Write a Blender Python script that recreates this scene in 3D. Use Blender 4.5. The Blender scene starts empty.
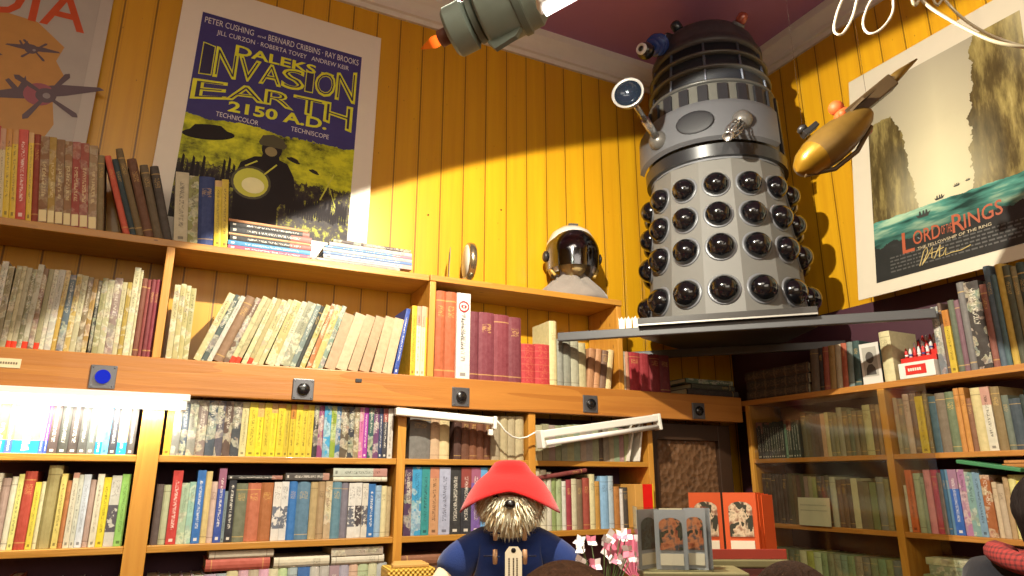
import bpy, bmesh, math, random
from mathutils import Vector, Matrix
random.seed(7)
C = bpy.context.scene.collection
R = math.radians
# ------------------------------------------------------------------ camera
FPX, PITCH, YAW, EYE = 690.0, R(15.6), R(26.6), 1.55
fw = Vector((math.sin(YAW)*math.cos(PITCH), math.cos(YAW)*math.cos(PITCH), math.sin(PITCH)))
rt = Vector((math.cos(YAW), -math.sin(YAW), 0))
upv = rt.cross(fw)
cd = bpy.data.cameras.new('camera'); cam = bpy.data.objects.new('camera', cd); C.objects.link(cam)
cam.location = (0, 0, EYE)
cam.rotation_euler = Matrix((rt, upv, -fw)).transposed().to_euler()
cd.sensor_width = 36; cd.lens = 36*FPX/1024; cd.clip_start = .02
bpy.context.scene.camera = cam
def ray(px, py): return fw + rt*((px-512)/FPX) + upv*((288-py)/FPX)
def on_y(px, py, Y):
    d = ray(px, py); return Vector((0, 0, EYE)) + d*(Y/d.y)
def on_x(px, py, X):
    d = ray(px, py); return Vector((0, 0, EYE)) + d*(X/d.x)
def at_d(px, py, dist):
    d = ray(px, py); return Vector((0, 0, EYE)) + d*(dist/math.hypot(d.x, d.y))
def proj(p):
    v = Vector(p)-Vector((0, 0, EYE)); c = v.dot(fw)
    return 512+FPX*v.dot(rt)/c, 288-FPX*v.dot(upv)/c
# ------------------------------------------------------------------ colour
def lin(c): return c/12.92 if c <= .04045 else ((c+.055)/1.055)**2.4
def hx(h): return tuple(lin(int(h[i:i+2], 16)/255) for i in (0, 2, 4))+(1,)
# ------------------------------------------------------------------ nodes
class NT:
    def __init__(s, name):
        s.m = bpy.data.materials.new(name); s.m.use_nodes = True
        s.t = s.m.node_tree; s.t.nodes.clear()
        s.out = s.n('ShaderNodeOutputMaterial')
    def n(s, t, **k):
        x = s.t.nodes.new(t)
        for a, b in k.items(): setattr(x, a, b)
        return x
    def put(s, sock, v):
        if isinstance(v, bpy.types.NodeSocket): s.t.links.new(v, sock)
        elif v is not None: sock.default_value = v
    def math(s, op, a, b=None, c=None):
        x = s.n('ShaderNodeMath', operation=op); s.put(x.inputs[0], a); s.put(x.inputs[1], b)
        if c is not None: s.put(x.inputs[2], c)
        return x.outputs[0]
    def mix(s, f, a, b, bl='MIX'):
        x = s.n('ShaderNodeMix', data_type='RGBA', blend_type=bl)
        s.put(x.inputs[0], f); s.put(x.inputs[6], a); s.put(x.inputs[7], b); return x.outputs[2]
    def coord(s, k): return s.n('ShaderNodeTexCoord').outputs[k]
    def sep(s, v):
        x = s.n('ShaderNodeSeparateXYZ'); s.put(x.inputs[0], v); return x.outputs
    def comb(s, a, b, c):
        x = s.n('ShaderNodeCombineXYZ')
        for i, v in enumerate((a, b, c)): s.put(x.inputs[i], v)
        return x.outputs[0]
    def mapv(s, v, sc, loc=(0, 0, 0)):
        x = s.n('ShaderNodeMapping'); s.put(x.inputs[0], v); x.inputs[3].default_value = sc; x.inputs[1].default_value = loc
        return x.outputs[0]
    def noise(s, v, sc, det=3, rough=.5, w=None, out=0):
        x = s.n('ShaderNodeTexNoise')
        if w is not None: x.noise_dimensions = '4D'; s.put(x.inputs['W'], w)
        s.put(x.inputs['Vector'], v); x.inputs['Scale'].default_value = sc; x.inputs['Detail'].default_value = det
        x.inputs['Roughness'].default_value = rough; return x.outputs[out]
    def ramp(s, f, stops, interp='LINEAR'):
        x = s.n('ShaderNodeValToRGB'); e = x.color_ramp.elements; x.color_ramp.interpolation = interp
        while len(e) < len(stops): e.new(.5)
        for i, (p, c) in enumerate(stops): e[i].position = p; e[i].color = c
        s.put(x.inputs[0], f); return x.outputs[0]
    def band(s, v, a, b): return s.math('MULTIPLY', s.math('GREATER_THAN', v, a), s.math('LESS_THAN', v, b))
    def bsdf(s, col, rough=.5, metal=0, bump=None, bstr=.3, coat=0, spec=.5, bdist=.01):
        p = s.n('ShaderNodeBsdfPrincipled'); s.put(p.inputs['Base Color'], col); s.put(p.inputs['Roughness'], rough)
        s.put(p.inputs['Metallic'], metal); p.inputs['Coat Weight'].default_value = coat; p.inputs['Specular IOR Level'].default_value = spec
        if bump is not None:
            b = s.n('ShaderNodeBump'); b.inputs['Strength'].default_value = bstr; b.inputs['Distance'].default_value = bdist
            s.put(b.inputs['Height'], bump); s.t.links.new(b.outputs[0], p.inputs['Normal'])
        s.t.links.new(p.outputs[0], s.out.inputs[0]); return s.m
MATS = {}
def plain(h, rough=.5, metal=0, var=.12, coat=0, scale=25):
    k = ('p', h, rough, metal, var, coat, scale)
    if k in MATS: return MATS[k]
    t = NT('finish_'+h); c = hx(h); nz = t.noise(t.coord('Object'), scale, 4)
    col = t.mix(nz, tuple(x*(1-var) for x in c[:3])+(1,), tuple(min(1, x*(1+var)) for x in c[:3])+(1,))
    MATS[k] = t.bsdf(col, rough, metal, coat=coat); return MATS[k]
def emit(h, strength):
    k = ('e', h, strength)
    if k in MATS: return MATS[k]
    t = NT('glow_'+h); e = t.n('ShaderNodeEmission'); e.inputs[0].default_value = hx(h); e.inputs[1].default_value = strength
    nz = t.noise(t.coord('Object'), 3); t.put(e.inputs[1], t.math('MULTIPLY_ADD', nz, strength*.1, strength*.95))
    t.t.links.new(e.outputs[0], t.out.inputs[0]); MATS[k] = t.m; return t.m
def glass(tint, gloss=.06, rough=.02):
    k = ('g', tint, gloss, rough)
    if k in MATS: return MATS[k]
    t = NT('clear_'+tint); a = t.n('ShaderNodeBsdfTransparent'); a.inputs[0].default_value = hx(tint)
    b = t.n('ShaderNodeBsdfGlossy'); b.inputs['Roughness'].default_value = rough
    l = t.n('ShaderNodeLayerWeight'); l.inputs[0].default_value = .25
    nz = t.noise(t.coord('Object'), 6); f = t.math('MULTIPLY_ADD', l.outputs[1], .6, t.math('MULTIPLY', nz, gloss*2))
    x = t.n('ShaderNodeMixShader'); t.put(x.inputs[0], f); t.t.links.new(a.outputs[0], x.inputs[1]); t.t.links.new(b.outputs[0], x.inputs[2])
    t.t.links.new(x.outputs[0], t.out.inputs[0]); MATS[k] = t.m; return t.m
def wood(name, dark, light, axis, rough=.45, knots=True, sc=1.0):
    t = NT(name); o = t.coord('Object')
    s = [26*sc, 26*sc, 26*sc]; s['xyz'.index(axis)] = 1.6*sc
    v = t.mapv(o, s)
    w = t.noise(v, 1.0, 5, .6); fine = t.noise(t.mapv(o, [q*5 for q in s]), 1.0, 3)
    ring = t.math('FRACT', t.math('MULTIPLY', t.noise(v, .55, 2), 7.0))
    f = t.math('ADD', t.math('MULTIPLY', w, .55), t.math('MULTIPLY', ring, .3)); f = t.math('ADD', f, t.math('MULTIPLY', fine, .2))
    col = t.mix(f, hx(dark), hx(light))
    if knots:
        k = t.n('ShaderNodeTexVoronoi'); ks = [3.2, 3.2, 3.2]; ks['xyz'.index(axis)] = 1.1
        t.put(k.inputs['Vector'], t.mapv(o, ks)); kn = t.math('LESS_THAN', k.outputs[0], .06)
        col = t.mix(t.math('MULTIPLY', kn, .6), col, hx('4a240c'))
    return t.bsdf(col, rough, 0, fine, .12, coat=.1)
def board_wall(name, axis):          # tongue-and-groove boards painted in a yellow stain
    t = NT(name); o = t.coord('Object'); sp = t.sep(o); a = sp[0] if axis == 'x' else sp[1]
    u = t.math('MULTIPLY', t.math('ADD', a, 10.45-1.263), 1/.1045); fr = t.math('FRACT', u); cell = t.math('FLOOR', u)
    wn = t.n('ShaderNodeTexWhiteNoise', noise_dimensions='1D'); t.put(wn.inputs['W'], cell)
    s = (30, 30, 1.2); g = t.noise(t.mapv(o, s), 1, 5, .6)
    col = t.mix(g, hx('bc8210'), hx('dca818'))
    col = t.mix(t.math('MULTIPLY', wn.outputs[0], .35), col, hx('c48a18'))
    k = t.n('ShaderNodeTexVoronoi'); t.put(k.inputs['Vector'], t.mapv(o, (5, 5, 2.2)))
    col = t.mix(t.math('MULTIPLY', t.math('LESS_THAN', k.outputs[0], .045), .55), col, hx('6a3c08'))
    e = t.math('ABSOLUTE', t.math('SUBTRACT', fr, .5))
    gro = t.math('GREATER_THAN', e, .472); bead = t.band(e, .40, .418)
    col = t.mix(t.math('MULTIPLY', gro, .72), col, hx('4a2c06')); col = t.mix(t.math('MULTIPLY', bead, .22), col, hx('6a4008'))
    h = t.math('SUBTRACT', 1.0, t.math('ADD', gro, t.math('MULTIPLY', bead, .4)))
    return t.bsdf(col, .38, 0, h, .5, coat=.15)
# book covers: the colour is the object's own, marks come from nodes
def book_mat(kind):
    t = NT('book_'+kind); oi = t.n('ShaderNodeObjectInfo'); oc, rnd = oi.outputs['Color'], oi.outputs['Random']
    g = t.sep(t.coord('Generated')); nr = t.sep(t.coord('Normal')); spine = t.math('LESS_THAN', nr[1], -.5)
    o = t.coord('Object'); wz = t.math('MULTIPLY', rnd, 50)
    bw = t.n('ShaderNodeRGBToBW'); t.put(bw.inputs[0], oc); isdark = t.math('LESS_THAN', bw.outputs[0], .22)
    nz = t.noise(o, 60, 4, .6, wz)
    col = t.mix(nz, t.mix(.42, oc, (0, 0, 0, 1)), t.mix(.05, oc, (1, 1, 1, 1)))
    r2 = t.math('FRACT', t.math('MULTIPLY', rnd, 7.31)); r3 = t.math('FRACT', t.math('MULTIPLY', rnd, 13.7))
    midx = t.math('ABSOLUTE', t.math('SUBTRACT', g[0], .5))
    def text(z0, z1, half, sx, sz, thr):
        v = t.comb(t.math('MULTIPLY', g[0], sx), wz, t.math('MULTIPLY', g[2], sz))
        m = t.math('GREATER_THAN', t.noise(v, 1, 1), thr)
        m = t.math('MULTIPLY', m, t.band(g[2], z0, z1)); return t.math('MULTIPLY', m, t.math('LESS_THAN', midx, half))
    rough = .6
    if kind == 'cloth':
        m = t.math('MULTIPLY', text(.70, .83, .3, 7, 100, .53), t.math('GREATER_THAN', r3, .3))
        m = t.math('MAXIMUM', m, t.math('MULTIPLY', t.band(g[2], .88, .895), t.math('GREATER_THAN', rnd, .4)))
        m = t.math('MAXIMUM', m, t.math('MULTIPLY', t.band(g[2], .08, .095), t.math('GREATER_THAN', r2, .4)))
        tc = t.mix(isdark, hx('3a2410'), hx('d6b064')); col = t.mix(t.math('MULTIPLY', t.math('MULTIPLY', m, spine), .42), col, tc)
    elif kind == 'jacket':
        rough = .3
        top = t.math('MULTIPLY', t.math('GREATER_THAN', g[2], t.math('MULTIPLY_ADD', r2, .3, .68)), t.math('GREATER_THAN', r3, .62))
        col = t.mix(t.math('MULTIPLY', top, .6), col, t.mix(r3, hx('e8dcc0'), hx('a03028')))
        m = text(.2, .86, .17, 5, 105, .53); m = t.math('MAXIMUM', m, t.math('MULTIPLY', t.band(g[2], .035, .075), t.math('LESS_THAN', midx, .2)))
        tc = t.mix(isdark, hx('241c1c'), hx('efe8da')); col = t.mix(t.math('MULTIPLY', t.math('MULTIPLY', m, spine), .62), col, tc)
    elif kind in ('illus', 'label'):
        rough = .28 if kind == 'illus' else .5
        n1 = t.noise(o, 42, 4, .6, wz); n2 = t.noise(o, 26, 2, .5, t.math('ADD', wz, 9)); hue = t.noise(o, 30, 2, .5, t.math('ADD', wz, 21), 1)
        rp = t.ramp(n1, [(.3, hx('3b3024')), (.44, hx('8c7a54')), (.52, hx('e6dcb4')), (.6, hx('7d8c7c')), (.7, hx('c89a4a'))])
        rp = t.mix(.3, rp, hue); fac = t.math('MULTIPLY', t.math('GREATER_THAN', n2, .5), .72 if kind == 'illus' else .35)
        col = t.mix(fac, col, t.mix(.35, rp, oc))
        if kind == 'illus':
            m = text(.5, .92, .2, 5, 100, .54); tc = t.mix(isdark, hx('2a2018'), hx('e8e0cc'))
            col = t.mix(t.math('MULTIPLY', t.math('MULTIPLY', m, spine), .55), col, tc)
        else:
            m = t.math('MULTIPLY', t.band(g[2], .02, .15), t.math('LESS_THAN', midx, .42)); col = t.mix(t.math('MULTIPLY', m, spine), col, hx('e0cf9c'))
            m = text(.3, .7, .22, 4, 60, .5); col = t.mix(t.math('MULTIPLY', t.math('MULTIPLY', m, spine), .5), col, hx('e0cf9c'))
    elif kind == 'redfoot':                              # pale comic albums with a red block at the tail
        rough = .3; m = t.math('LESS_THAN', g[2], .09); n1 = t.noise(o, 40, 4, .6, wz)
        col = t.mix(t.math('MULTIPLY', t.math('GREATER_THAN', n1, .54), .5), col, hx('7d7a58')); col = t.mix(m, col, hx('d03a22'))
    elif kind == 'photo':                                # white jacket with a dark picture on the spine
        n1 = t.noise(o, 70, 4, .6, wz); m = t.math('MULTIPLY', t.band(g[2], .2, .58), t.math('GREATER_THAN', n1, .47))
        col = t.mix(t.math('MULTIPLY', m, spine), col, t.mix(r2, hx('3c2a22'), hx('6a707c')))
        m = text(.7, .93, .36, 8, 36, .55); col = t.mix(t.math('MULTIPLY', t.math('MULTIPLY', m, spine), .5), col, hx('555050'))
    elif kind == 'gilt':                                 # small red leather with gilt compartments
        m = t.math('GREATER_THAN', t.math('FRACT', t.math('MULTIPLY', g[2], 6)), .86)
        m = t.math('MAXIMUM', m, text(.05, .95, .3, 10, 34, .56)); col = t.mix(t.math('MULTIPLY', t.math('MULTIPLY', m, spine), .4), col, t.mix(isdark, hx('d8b070'), t.mix(.35, oc, hx('c8a878'))))
    elif kind == 'twotone':                              # bright block at the tail of the spine
        m = t.math('LESS_THAN', g[2], .22); col = t.mix(m, col, t.mix(t.math('GREATER_THAN', rnd, .5), hx('2a8fd0'), hx('4a62b8')))
        rough = .3; m = text(.04, .5, .14, 4, 60, .5); col = t.mix(t.math('MULTIPLY', m, spine), col, hx('f4f0e8'))
    return t.bsdf(col, max(rough, .42), 0, nz, .08, coat=.04 if rough < .4 else 0, spec=.2)
BM = {k: book_mat(k) for k in ('cloth', 'jacket', 'illus', 'label', 'redfoot', 'photo', 'gilt', 'twotone', 'blank')}
def pages_mat():
    t = NT('page_edges'); o = t.coord('Object'); n = t.noise(t.mapv(o, (900, 6, 6)), 1, 2)
    return t.bsdf(t.mix(n, hx('b59f76'), hx('e2d3ae')), .85, 0, n, .2)
PAGES = pages_mat()
# ------------------------------------------------------------------ mesh building
class MB:
    def __init__(s): s.v = []; s.f = []; s.mi = []; s.sm = []
    def add(s, vs, fs, m=0, sm=False, M=None):
        o = len(s.v); s.v += [tuple(M @ Vector(p)) if M is not None else tuple(p) for p in vs]
        for f in fs: s.f.append([i+o for i in f]); s.mi.append(m); s.sm.append(sm)
        return s
    def box(s, x0, x1, y0, y1, z0, z1, m=0, M=None):
        v = [(x, y, z) for z in (z0, z1) for y in (y0, y1) for x in (x0, x1)]
        return s.add(v, [(0, 2, 3, 1), (4, 5, 7, 6), (0, 1, 5, 4), (2, 6, 7, 3), (0, 4, 6, 2), (1, 3, 7, 5)], m, False, M)
    def bbox(s, x0, x1, y0, y1, z0, z1, b=.004, m=0, M=None):   # bevelled box
        bm = bmesh.new(); bmesh.ops.create_cube(bm, size=1)
        for v in bm.verts: v.co = Vector((x0+(v.co.x+.5)*(x1-x0), y0+(v.co.y+.5)*(y1-y0), z0+(v.co.z+.5)*(z1-z0)))
        bmesh.ops.bevel(bm, geom=bm.edges[:], offset=b, segments=2, affect='EDGES', profile=.5)
        bm.verts.index_update(); s.add([v.co[:] for v in bm.verts], [[v.index for v in f.verts] for f in bm.faces], m, False, M); bm.free(); return s
    def prism(s, poly, z0, z1, m=0, M=None, sm=False):          # polygon in xy pushed along z
        n = len(poly); v = [(p[0], p[1], z0) for p in poly]+[(p[0], p[1], z1) for p in poly]
        f = [list(range(n))[::-1], list(range(n, 2*n))]; s.add(v, f, m, False, M)
        return s.add(v, [(i, (i+1) % n, n+(i+1) % n, n+i) for i in range(n)], m, sm, M)
    def lathe(s, prof, seg=32, m=0, M=None, sx=1, sy=1, cap=True, sm=True):
        n = len(prof); v = []; f = []
        for r, z in prof:
            for k in range(seg):
                a = 2*math.pi*k/seg; v.append((r*math.cos(a)*sx, r*math.sin(a)*sy, z))
        for i in range(n-1):
            for k in range(seg):
                k2 = (k+1) % seg; f.append((i*seg+k, i*seg+k2, (i+1)*seg+k2, (i+1)*seg+k))
        s.add(v, f, m, sm, M)
        if cap:
            s.add(v[:seg], [list(range(seg))[::-1]], m, False, M); s.add(v[-seg:], [list(range(seg))], m, False, M)
        return s
    def tube(s, pts, r, seg=8, m=0, cap=True):
        pts = [Vector(p) for p in pts]; rr = r if isinstance(r, (list, tuple)) else [r]*len(pts)
        n = None; v = []; f = []
        for i, p in enumerate(pts):
            d = (pts[min(i+1, len(pts)-1)]-pts[max(i-1, 0)]).normalized()
            if n is None: n = d.orthogonal().normalized()
            n = (n-d*n.dot(d)).normalized(); b = d.cross(n)
            for k in range(seg):
                a = 2*math.pi*k/seg; v.append(p+n*math.cos(a)*rr[i]+b*math.sin(a)*rr[i])
        for i in range(len(pts)-1):
            for k in range(seg): f.append((i*seg+k, i*seg+(k+1) % seg, (i+1)*seg+(k+1) % seg, (i+1)*seg+k))
        s.add(v, f, m, True)
        if cap: s.add(v[:seg], [list(range(seg))[::-1]], m); s.add(v[-seg:], [list(range(seg))], m)
        return s
    def ball(s, c, r, m=0, seg=20, rings=12, sc=(1, 1, 1), M=None, half=False):
        prof = []
        a0 = 0 if half else -math.pi/2
        for i in range(rings+1):
            a = a0+(math.pi/2-a0)*i/rings; prof.append((max(1e-4, r*math.cos(a)), r*math.sin(a)))
        T = Matrix.Translation(c) @ Matrix.Diagonal((*sc, 1)); T = (M @ T) if M is not None else T
        return s.lathe(prof, seg, m, T)
    def flat(s, poly, y=0, m=0):                                 # polygon in the xz plane, facing -y
        return s.add([(p[0], y, p[1]) for p in poly], [list(range(len(poly)))], m)
    def build(s, name, mats, parent=None, fix=True):
        me = bpy.data.meshes.new(name); me.from_pydata(s.v, [], s.f)
        for m in (mats if isinstance(mats, (list, tuple)) else [mats]): me.materials.append(m)
        me.polygons.foreach_set('material_index', s.mi); me.polygons.foreach_set('use_smooth', s.sm)
        if fix:
            bm = bmesh.new(); bm.from_mesh(me); bmesh.ops.remove_doubles(bm, verts=bm.verts, dist=1e-6); bmesh.ops.recalc_face_normals(bm, faces=bm.faces); bm.to_mesh(me); bm.free()
        me.update(); o = bpy.data.objects.new(name, me); C.objects.link(o)
        if parent: o.parent = parent
        return o
def tag(o, label, cat, group=None):
    o['label'] = label; o['category'] = cat
    if group: o['group'] = group
    return o
def thing(name, label, cat, loc=(0, 0, 0), rot=(0, 0, 0), group=None):
    o = bpy.data.objects.new(name, None); o.empty_display_size = .05; C.objects.link(o)
    o.location = loc; o.rotation_euler = rot; return tag(o, label, cat, group)
def struct(o): o['kind'] = 'structure'; return o
def text_mesh(txt, size, M, mb, m=0, sx=1.0, align='CENTER', offset=0.0, shear=0, spacing=1.0):
    cu = bpy.data.curves.new('lettering', 'FONT'); cu.body = txt; cu.size = size; cu.align_x = align; cu.offset = offset; cu.shear = shear
    cu.space_character = spacing; cu.resolution_u = 3
    o = bpy.data.objects.new('lettering', cu); C.objects.link(o); bpy.context.view_layer.update()
    me = o.to_mesh(); vs = [(v.co.x*sx, 0, v.co.y) for v in me.vertices]; fs = [list(p.vertices) for p in me.polygons]
    o.to_mesh_clear(); bpy.data.objects.remove(o); bpy.data.curves.remove(cu)
    return mb.add(vs, fs, m, False, M)
def fitted(txt, x0, x1, z0, z1, mb, m=0, y=0, offset=0.0, warp=None, pad=0.0):   # letters stretched into a box
    t = MB(); text_mesh(txt, 1, None, t, 0, offset=0)
    if not t.v: return
    ax = min(v[0] for v in t.v); bx = max(v[0] for v in t.v); az = min(v[2] for v in t.v); bz = max(v[2] for v in t.v)
    if offset:
        t = MB(); text_mesh(txt, 1, None, t, 0, offset=offset)
    vs = []
    for v in t.v:
        u = (v[0]-ax)/(bx-ax); w = (v[2]-az)/(bz-az); a, b = (z0, z1) if warp is None else warp(u); vs.append((x0+u*(x1-x0), y, a+w*(b-a)))
    mb.add(vs, t.f, m)
def shade_auto(o, ang=40):
    for p in o.data.polygons: p.use_smooth = True
    try:
        o.data.set_sharp_from_angle(angle=R(ang))
    except Exception: pass
    return o
# ------------------------------------------------------------------ the room
YW, XW, CEIL = 2.58, 2.54, 3.66
SF, RF = 2.35, 2.33                  # shelf fronts on the left and on the right wall
BOARD_X = board_wall('yellow_boards_left', 'x'); BOARD_Y = board_wall('yellow_boards_right', 'y')
struct(MB().box(-3, XW+.1, YW, YW+.1, 0, CEIL).build('wall_left', BOARD_X))
struct(MB().box(XW, XW+.1, -2.6, YW, 0, CEIL).build('wall_right', BOARD_Y))
struct(MB().box(-3.1, -3, -2.6, YW+.1, 0, CEIL).build('wall_far_left', plain('b98b3a', .7)))
struct(MB().box(-3.1, XW+.1, -2.7, -2.6, 0, CEIL).build('wall_back', plain('c8b48c', .7)))
struct(MB().box(-3.1, XW+.1, -2.7, YW+.1, CEIL, CEIL+.1).build('ceiling', plain('a874a0', .65, var=.05, scale=3)))
struct(MB().box(-3.1, XW+.1, -2.7, YW+.1, -.1, 0).build('floor', wood('floor_boards', '4a2f1c', '7a5232', 'x')))
struct(MB().box(XW-.012, XW, -2.6, YW, 0, 2.25).build('trim_3', plain('43202c', .6)))
WHITE = plain('d9d2c8', .45, var=.05)
def moulding(name, L, T):
    p = [(0, 3.525), (-.014, 3.525), (-.018, 3.545), (-.03, 3.55), (-.034, 3.572), (-.05, 3.6), (-.066, 3.622), (-.066, CEIL), (0, CEIL)]
    # profile (out of wall, z) pushed along the wall
    v = [(0, a, b) for a, b in p]+[(L, a, b) for a, b in p]; n = len(p)
    mb = MB().add(v, [list(range(n)), list(range(n, 2*n))[::-1]]+[(i, n+i, n+(i+1) % n, (i+1) % n) for i in range(n)])
    o = mb.build(name, WHITE); o.matrix_world = T; struct(o)
moulding('trim_1', 5.54, Matrix.Translation((-3, YW, 0)))
moulding('trim_2', 5.2, Matrix.Translation((XW, YW, 0)) @ Matrix.Rotation(R(-90), 4, 'Z'))
# ------------------------------------------------------------------ shelving
PINE_X = wood('orange_pine_beam', '8c501c', 'be8038', 'x', .4, sc=.7)
SHELF_X = wood('honey_shelf_wood', '9a621e', 'c08c36', 'x'); SHELF_Y = wood('honey_shelf_wood_side', '9a5c22', 'c48a40', 'y'); SHELF_Z = wood('honey_upright_wood', 'a8681e', 'd09a40', 'z')
DARKBACK = plain('553746', .8)
def plank(name, x0, x1, y0, y1, z0, z1, m, par): return MB().bbox(x0, x1, y0, y1, z0, z1, .002).build(name, m, par)
u1 = thing('wall_shelf', 'long honey-coloured wall shelf with one divider below the film posters', 'shelf', (0, SF, 1.89))
def rel(o, p): o.matrix_parent_inverse = Matrix.Translation(p).inverted()
def up_shelf(root, parts):
    for nm, x0, x1, y0, y1, z0, z1, m in parts:
        o = plank(nm, x0, x1, y0, y1, z0, z1, m, root); o.matrix_parent_inverse = Matrix.Translation(root.location).inverted()
up_shelf(u1, [('top_board', -1.6, .832, SF, 2.572, 2.268, 2.292, SHELF_X), ('bottom_board', -1.6, .83, SF+.035, 2.575, 1.886, 1.908, SHELF_X),
    ('divider', -.05, -.026, SF, 2.572, 1.911, 2.268, SHELF_Z), ('side_panel', -1.6, -1.576, SF, 2.572, 1.911, 2.268, SHELF_Z)])
u2 = thing('wall_shelf', 'shorter honey-coloured wall shelf under the helmeted bust', 'shelf', (1.28, SF, 1.89))
up_shelf(u2, [('top_board', .834, 1.698, SF-.008, 2.572, 2.268, 2.292, SHELF_X), ('bottom_board', .832, 2.328, SF+.035, 2.575, 1.886, 1.908, SHELF_X),
    ('side_panel', .834, .858, SF-.004, 2.572, 1.911, 2.268, SHELF_Z), ('side_panel', 1.674, 1.698, SF, 2.572, 1.911, 2.268, SHELF_Z)])
BY0, BY1 = SF-.015, SF+.033
beam = MB().bbox(-1.6, 2.325, BY0, BY1, 1.80, 1.9105, .004).build('wooden_beam', PINE_X)
tag(beam, 'thick orange pine beam running under the upper left shelves', 'beam')
lb = thing('bookcase', 'tall fitted pine bookcase on the left wall under the beam', 'bookcase', (.1, SF, 0))
px = []
for z in (1.623, 1.37, 1.10, .8, .45, .1):
    for a, b in ((-1.6, -.052), (.006, .735), (.765, 1.245), (1.275, 1.80)):
        px.append(('shelf', a, b, SF, 2.56, z-.02, z, SHELF_X))
for a, b in ((-.052, .006), (.735, .765), (1.245, 1.275), (1.80, 1.825), (-1.63, -1.6)):
    px.append(('upright', a, b, SF-.004, 2.56, 0, 1.798, SHELF_Z))
px.append(('back_panel', -1.6, 1.825, 2.56, 2.575, 0, 1.8, DARKBACK))
up_shelf(lb, px)
rb = thing('bookcase', 'fitted bookcase on the right wall below the cliff poster', 'bookcase', (RF, 1.2, 0))
px = [('shelf', RF, 2.525, .3, 2.565, 1.872, 1.895, SHELF_Y)]
for z in (1.64, 1.38, 1.12, .8, .45, .1):
    for a, b in ((.3, 1.64), (1.668, 2.3)): px.append(('shelf', RF, 2.52, a, b, z-.018, z, SHELF_Y))
for a, b in ((1.64, 1.668), (.28, .3), (2.3, 2.32)): px.append(('upright', RF-.003, 2.52, a, b, 0, 1.872, SHELF_Z))
px.append(('back_panel', 2.516, 2.526, .3, 2.3, 0, 1.872, DARKBACK))
up_shelf(rb, px)
# dark carved door between the two bookcases
def carved():
    t = NT('carved_dark_wood'); o = t.coord('Object'); v = t.n('ShaderNodeTexVoronoi'); t.put(v.inputs['Vector'], o); v.inputs['Scale'].default_value = 38
    n = t.noise(o, 22, 5); h = t.math('ADD', v.outputs[0], n)
    return t.bsdf(t.mix(h, hx('17100c'), hx('6a4a30')), .45, 0, h, .8)
cp = thing('carved_cupboard_door', 'dark carved cupboard door in the corner behind the card racks', 'door', (2.07, 2.4, 0))
for nm, x0, x1, y0, y1, z0, z1, m in (('panel', 1.9, 2.24, 2.43, 2.45, .1, 1.72, carved()), ('stile', 1.83, 1.9, 2.41, 2.45, 0, 1.79, plain('3a2618', .5)), ('stile', 2.24, 2.31, 2.41, 2.45, 0, 1.79, plain('3a2618', .5)), ('rail', 1.9, 2.24, 2.41, 2.45, 1.72, 1.79, plain('3a2618', .5)), ('rail', 1.9, 2.24, 2.41, 2.45, 0, .1, plain('3a2618', .5))):
    o = plank(nm, x0, x1, y0, y1, z0, z1, m, cp); o.matrix_parent_inverse = Matrix.Translation(cp.location).inverted()
# corner shelf under the robot
GREYP = plain('4c4c4e', .45, var=.08)
def bar(label, a, b, z0, z1, w):
    a, b = Vector(a), Vector(b); d = (b-a).normalized(); n = Vector((-d.y, d.x)); L = (b-a).length
    o = MB().bbox(0, L, -w/2, w/2, 0, z1-z0, .003).build('support_bar', GREYP); o.location = (a.x, a.y, z0); o.rotation_euler = (0, 0, math.atan2(d.y, d.x)); return tag(o, label, 'bar')
RX, RY, RZ = 2.07, 2.115, 2.1114                        # where the robot stands
qa, qb = Vector((1.372, 2.33)), Vector((2.318, 1.402)); dd = (qb-qa).normalized(); aw = Vector((-dd.y, dd.x)); aw = aw if aw.y > 0 else -aw
bar('long grey bar spanning the corner under the front of the robot base', qa, qb, 2.082, 2.116, .026)
bar('grey bar spanning the corner under the back of the robot base', (1.86, 2.568), (2.524, 1.92), 2.082, 2.116, .026)
BASEPOLY = [qa+dd*s_+aw*w_ for s_, w_ in ((.322, -.035), (.954, -.035), (.974, .2), (.80, .68), (.50, .68), (.302, .2))]
# ------------------------------------------------------------------ books
ORD = ['first', 'second', 'third', 'fourth', 'fifth', 'sixth', 'seventh', 'eighth', 'ninth', 'tenth', 'eleventh', 'twelfth', 'thirteenth', 'fourteenth', 'fifteenth', 'sixteenth', 'seventeenth', 'eighteenth', 'nineteenth', 'twentieth', 'twenty-first', 'twenty-second', 'twenty-third', 'twenty-fourth', 'twenty-fifth']
NAMED = [('black', '1e1c1e'), ('dark grey', '444248'), ('grey', '858585'), ('pale grey', 'b4b2ac'), ('white', 'ece8e0'), ('cream', 'ddd0a8'), ('tan', 'b8955c'), ('brown', '7a5030'), ('dark brown', '422a1c'), ('olive brown', '6e6238'), ('beige', 'c8b090'), ('red', 'c02c22'), ('dark red', '7a1e22'), ('maroon', '5e2228'), ('crimson', 'a01c30'), ('salmon', 'd0705a'), ('orange', 'dc7a24'), ('rust brown', 'a04c24'), ('mustard', 'c89a28'), ('yellow', 'e6cc20'), ('pale yellow', 'e8dc80'), ('lime green', '8cc850'), ('green', '3c8450'), ('pale green', 'a8c0a0'), ('dark green', '24402e'), ('sage green', '7e8a6c'), ('teal', '2c7c80'), ('pale blue', 'a4c4dc'), ('sky blue', '48a4dc'), ('blue', '2860b4'), ('navy blue', '20305c'), ('slate blue', '5c7688'), ('purple', '6c4a8c'), ('plum', '5a3450'), ('magenta', 'c040a0'), ('pink', 'd8889a')]
NRGB = [(n, [int(h[i:i+2], 16) for i in (0, 2, 4)]) for n, h in NAMED]
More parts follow.
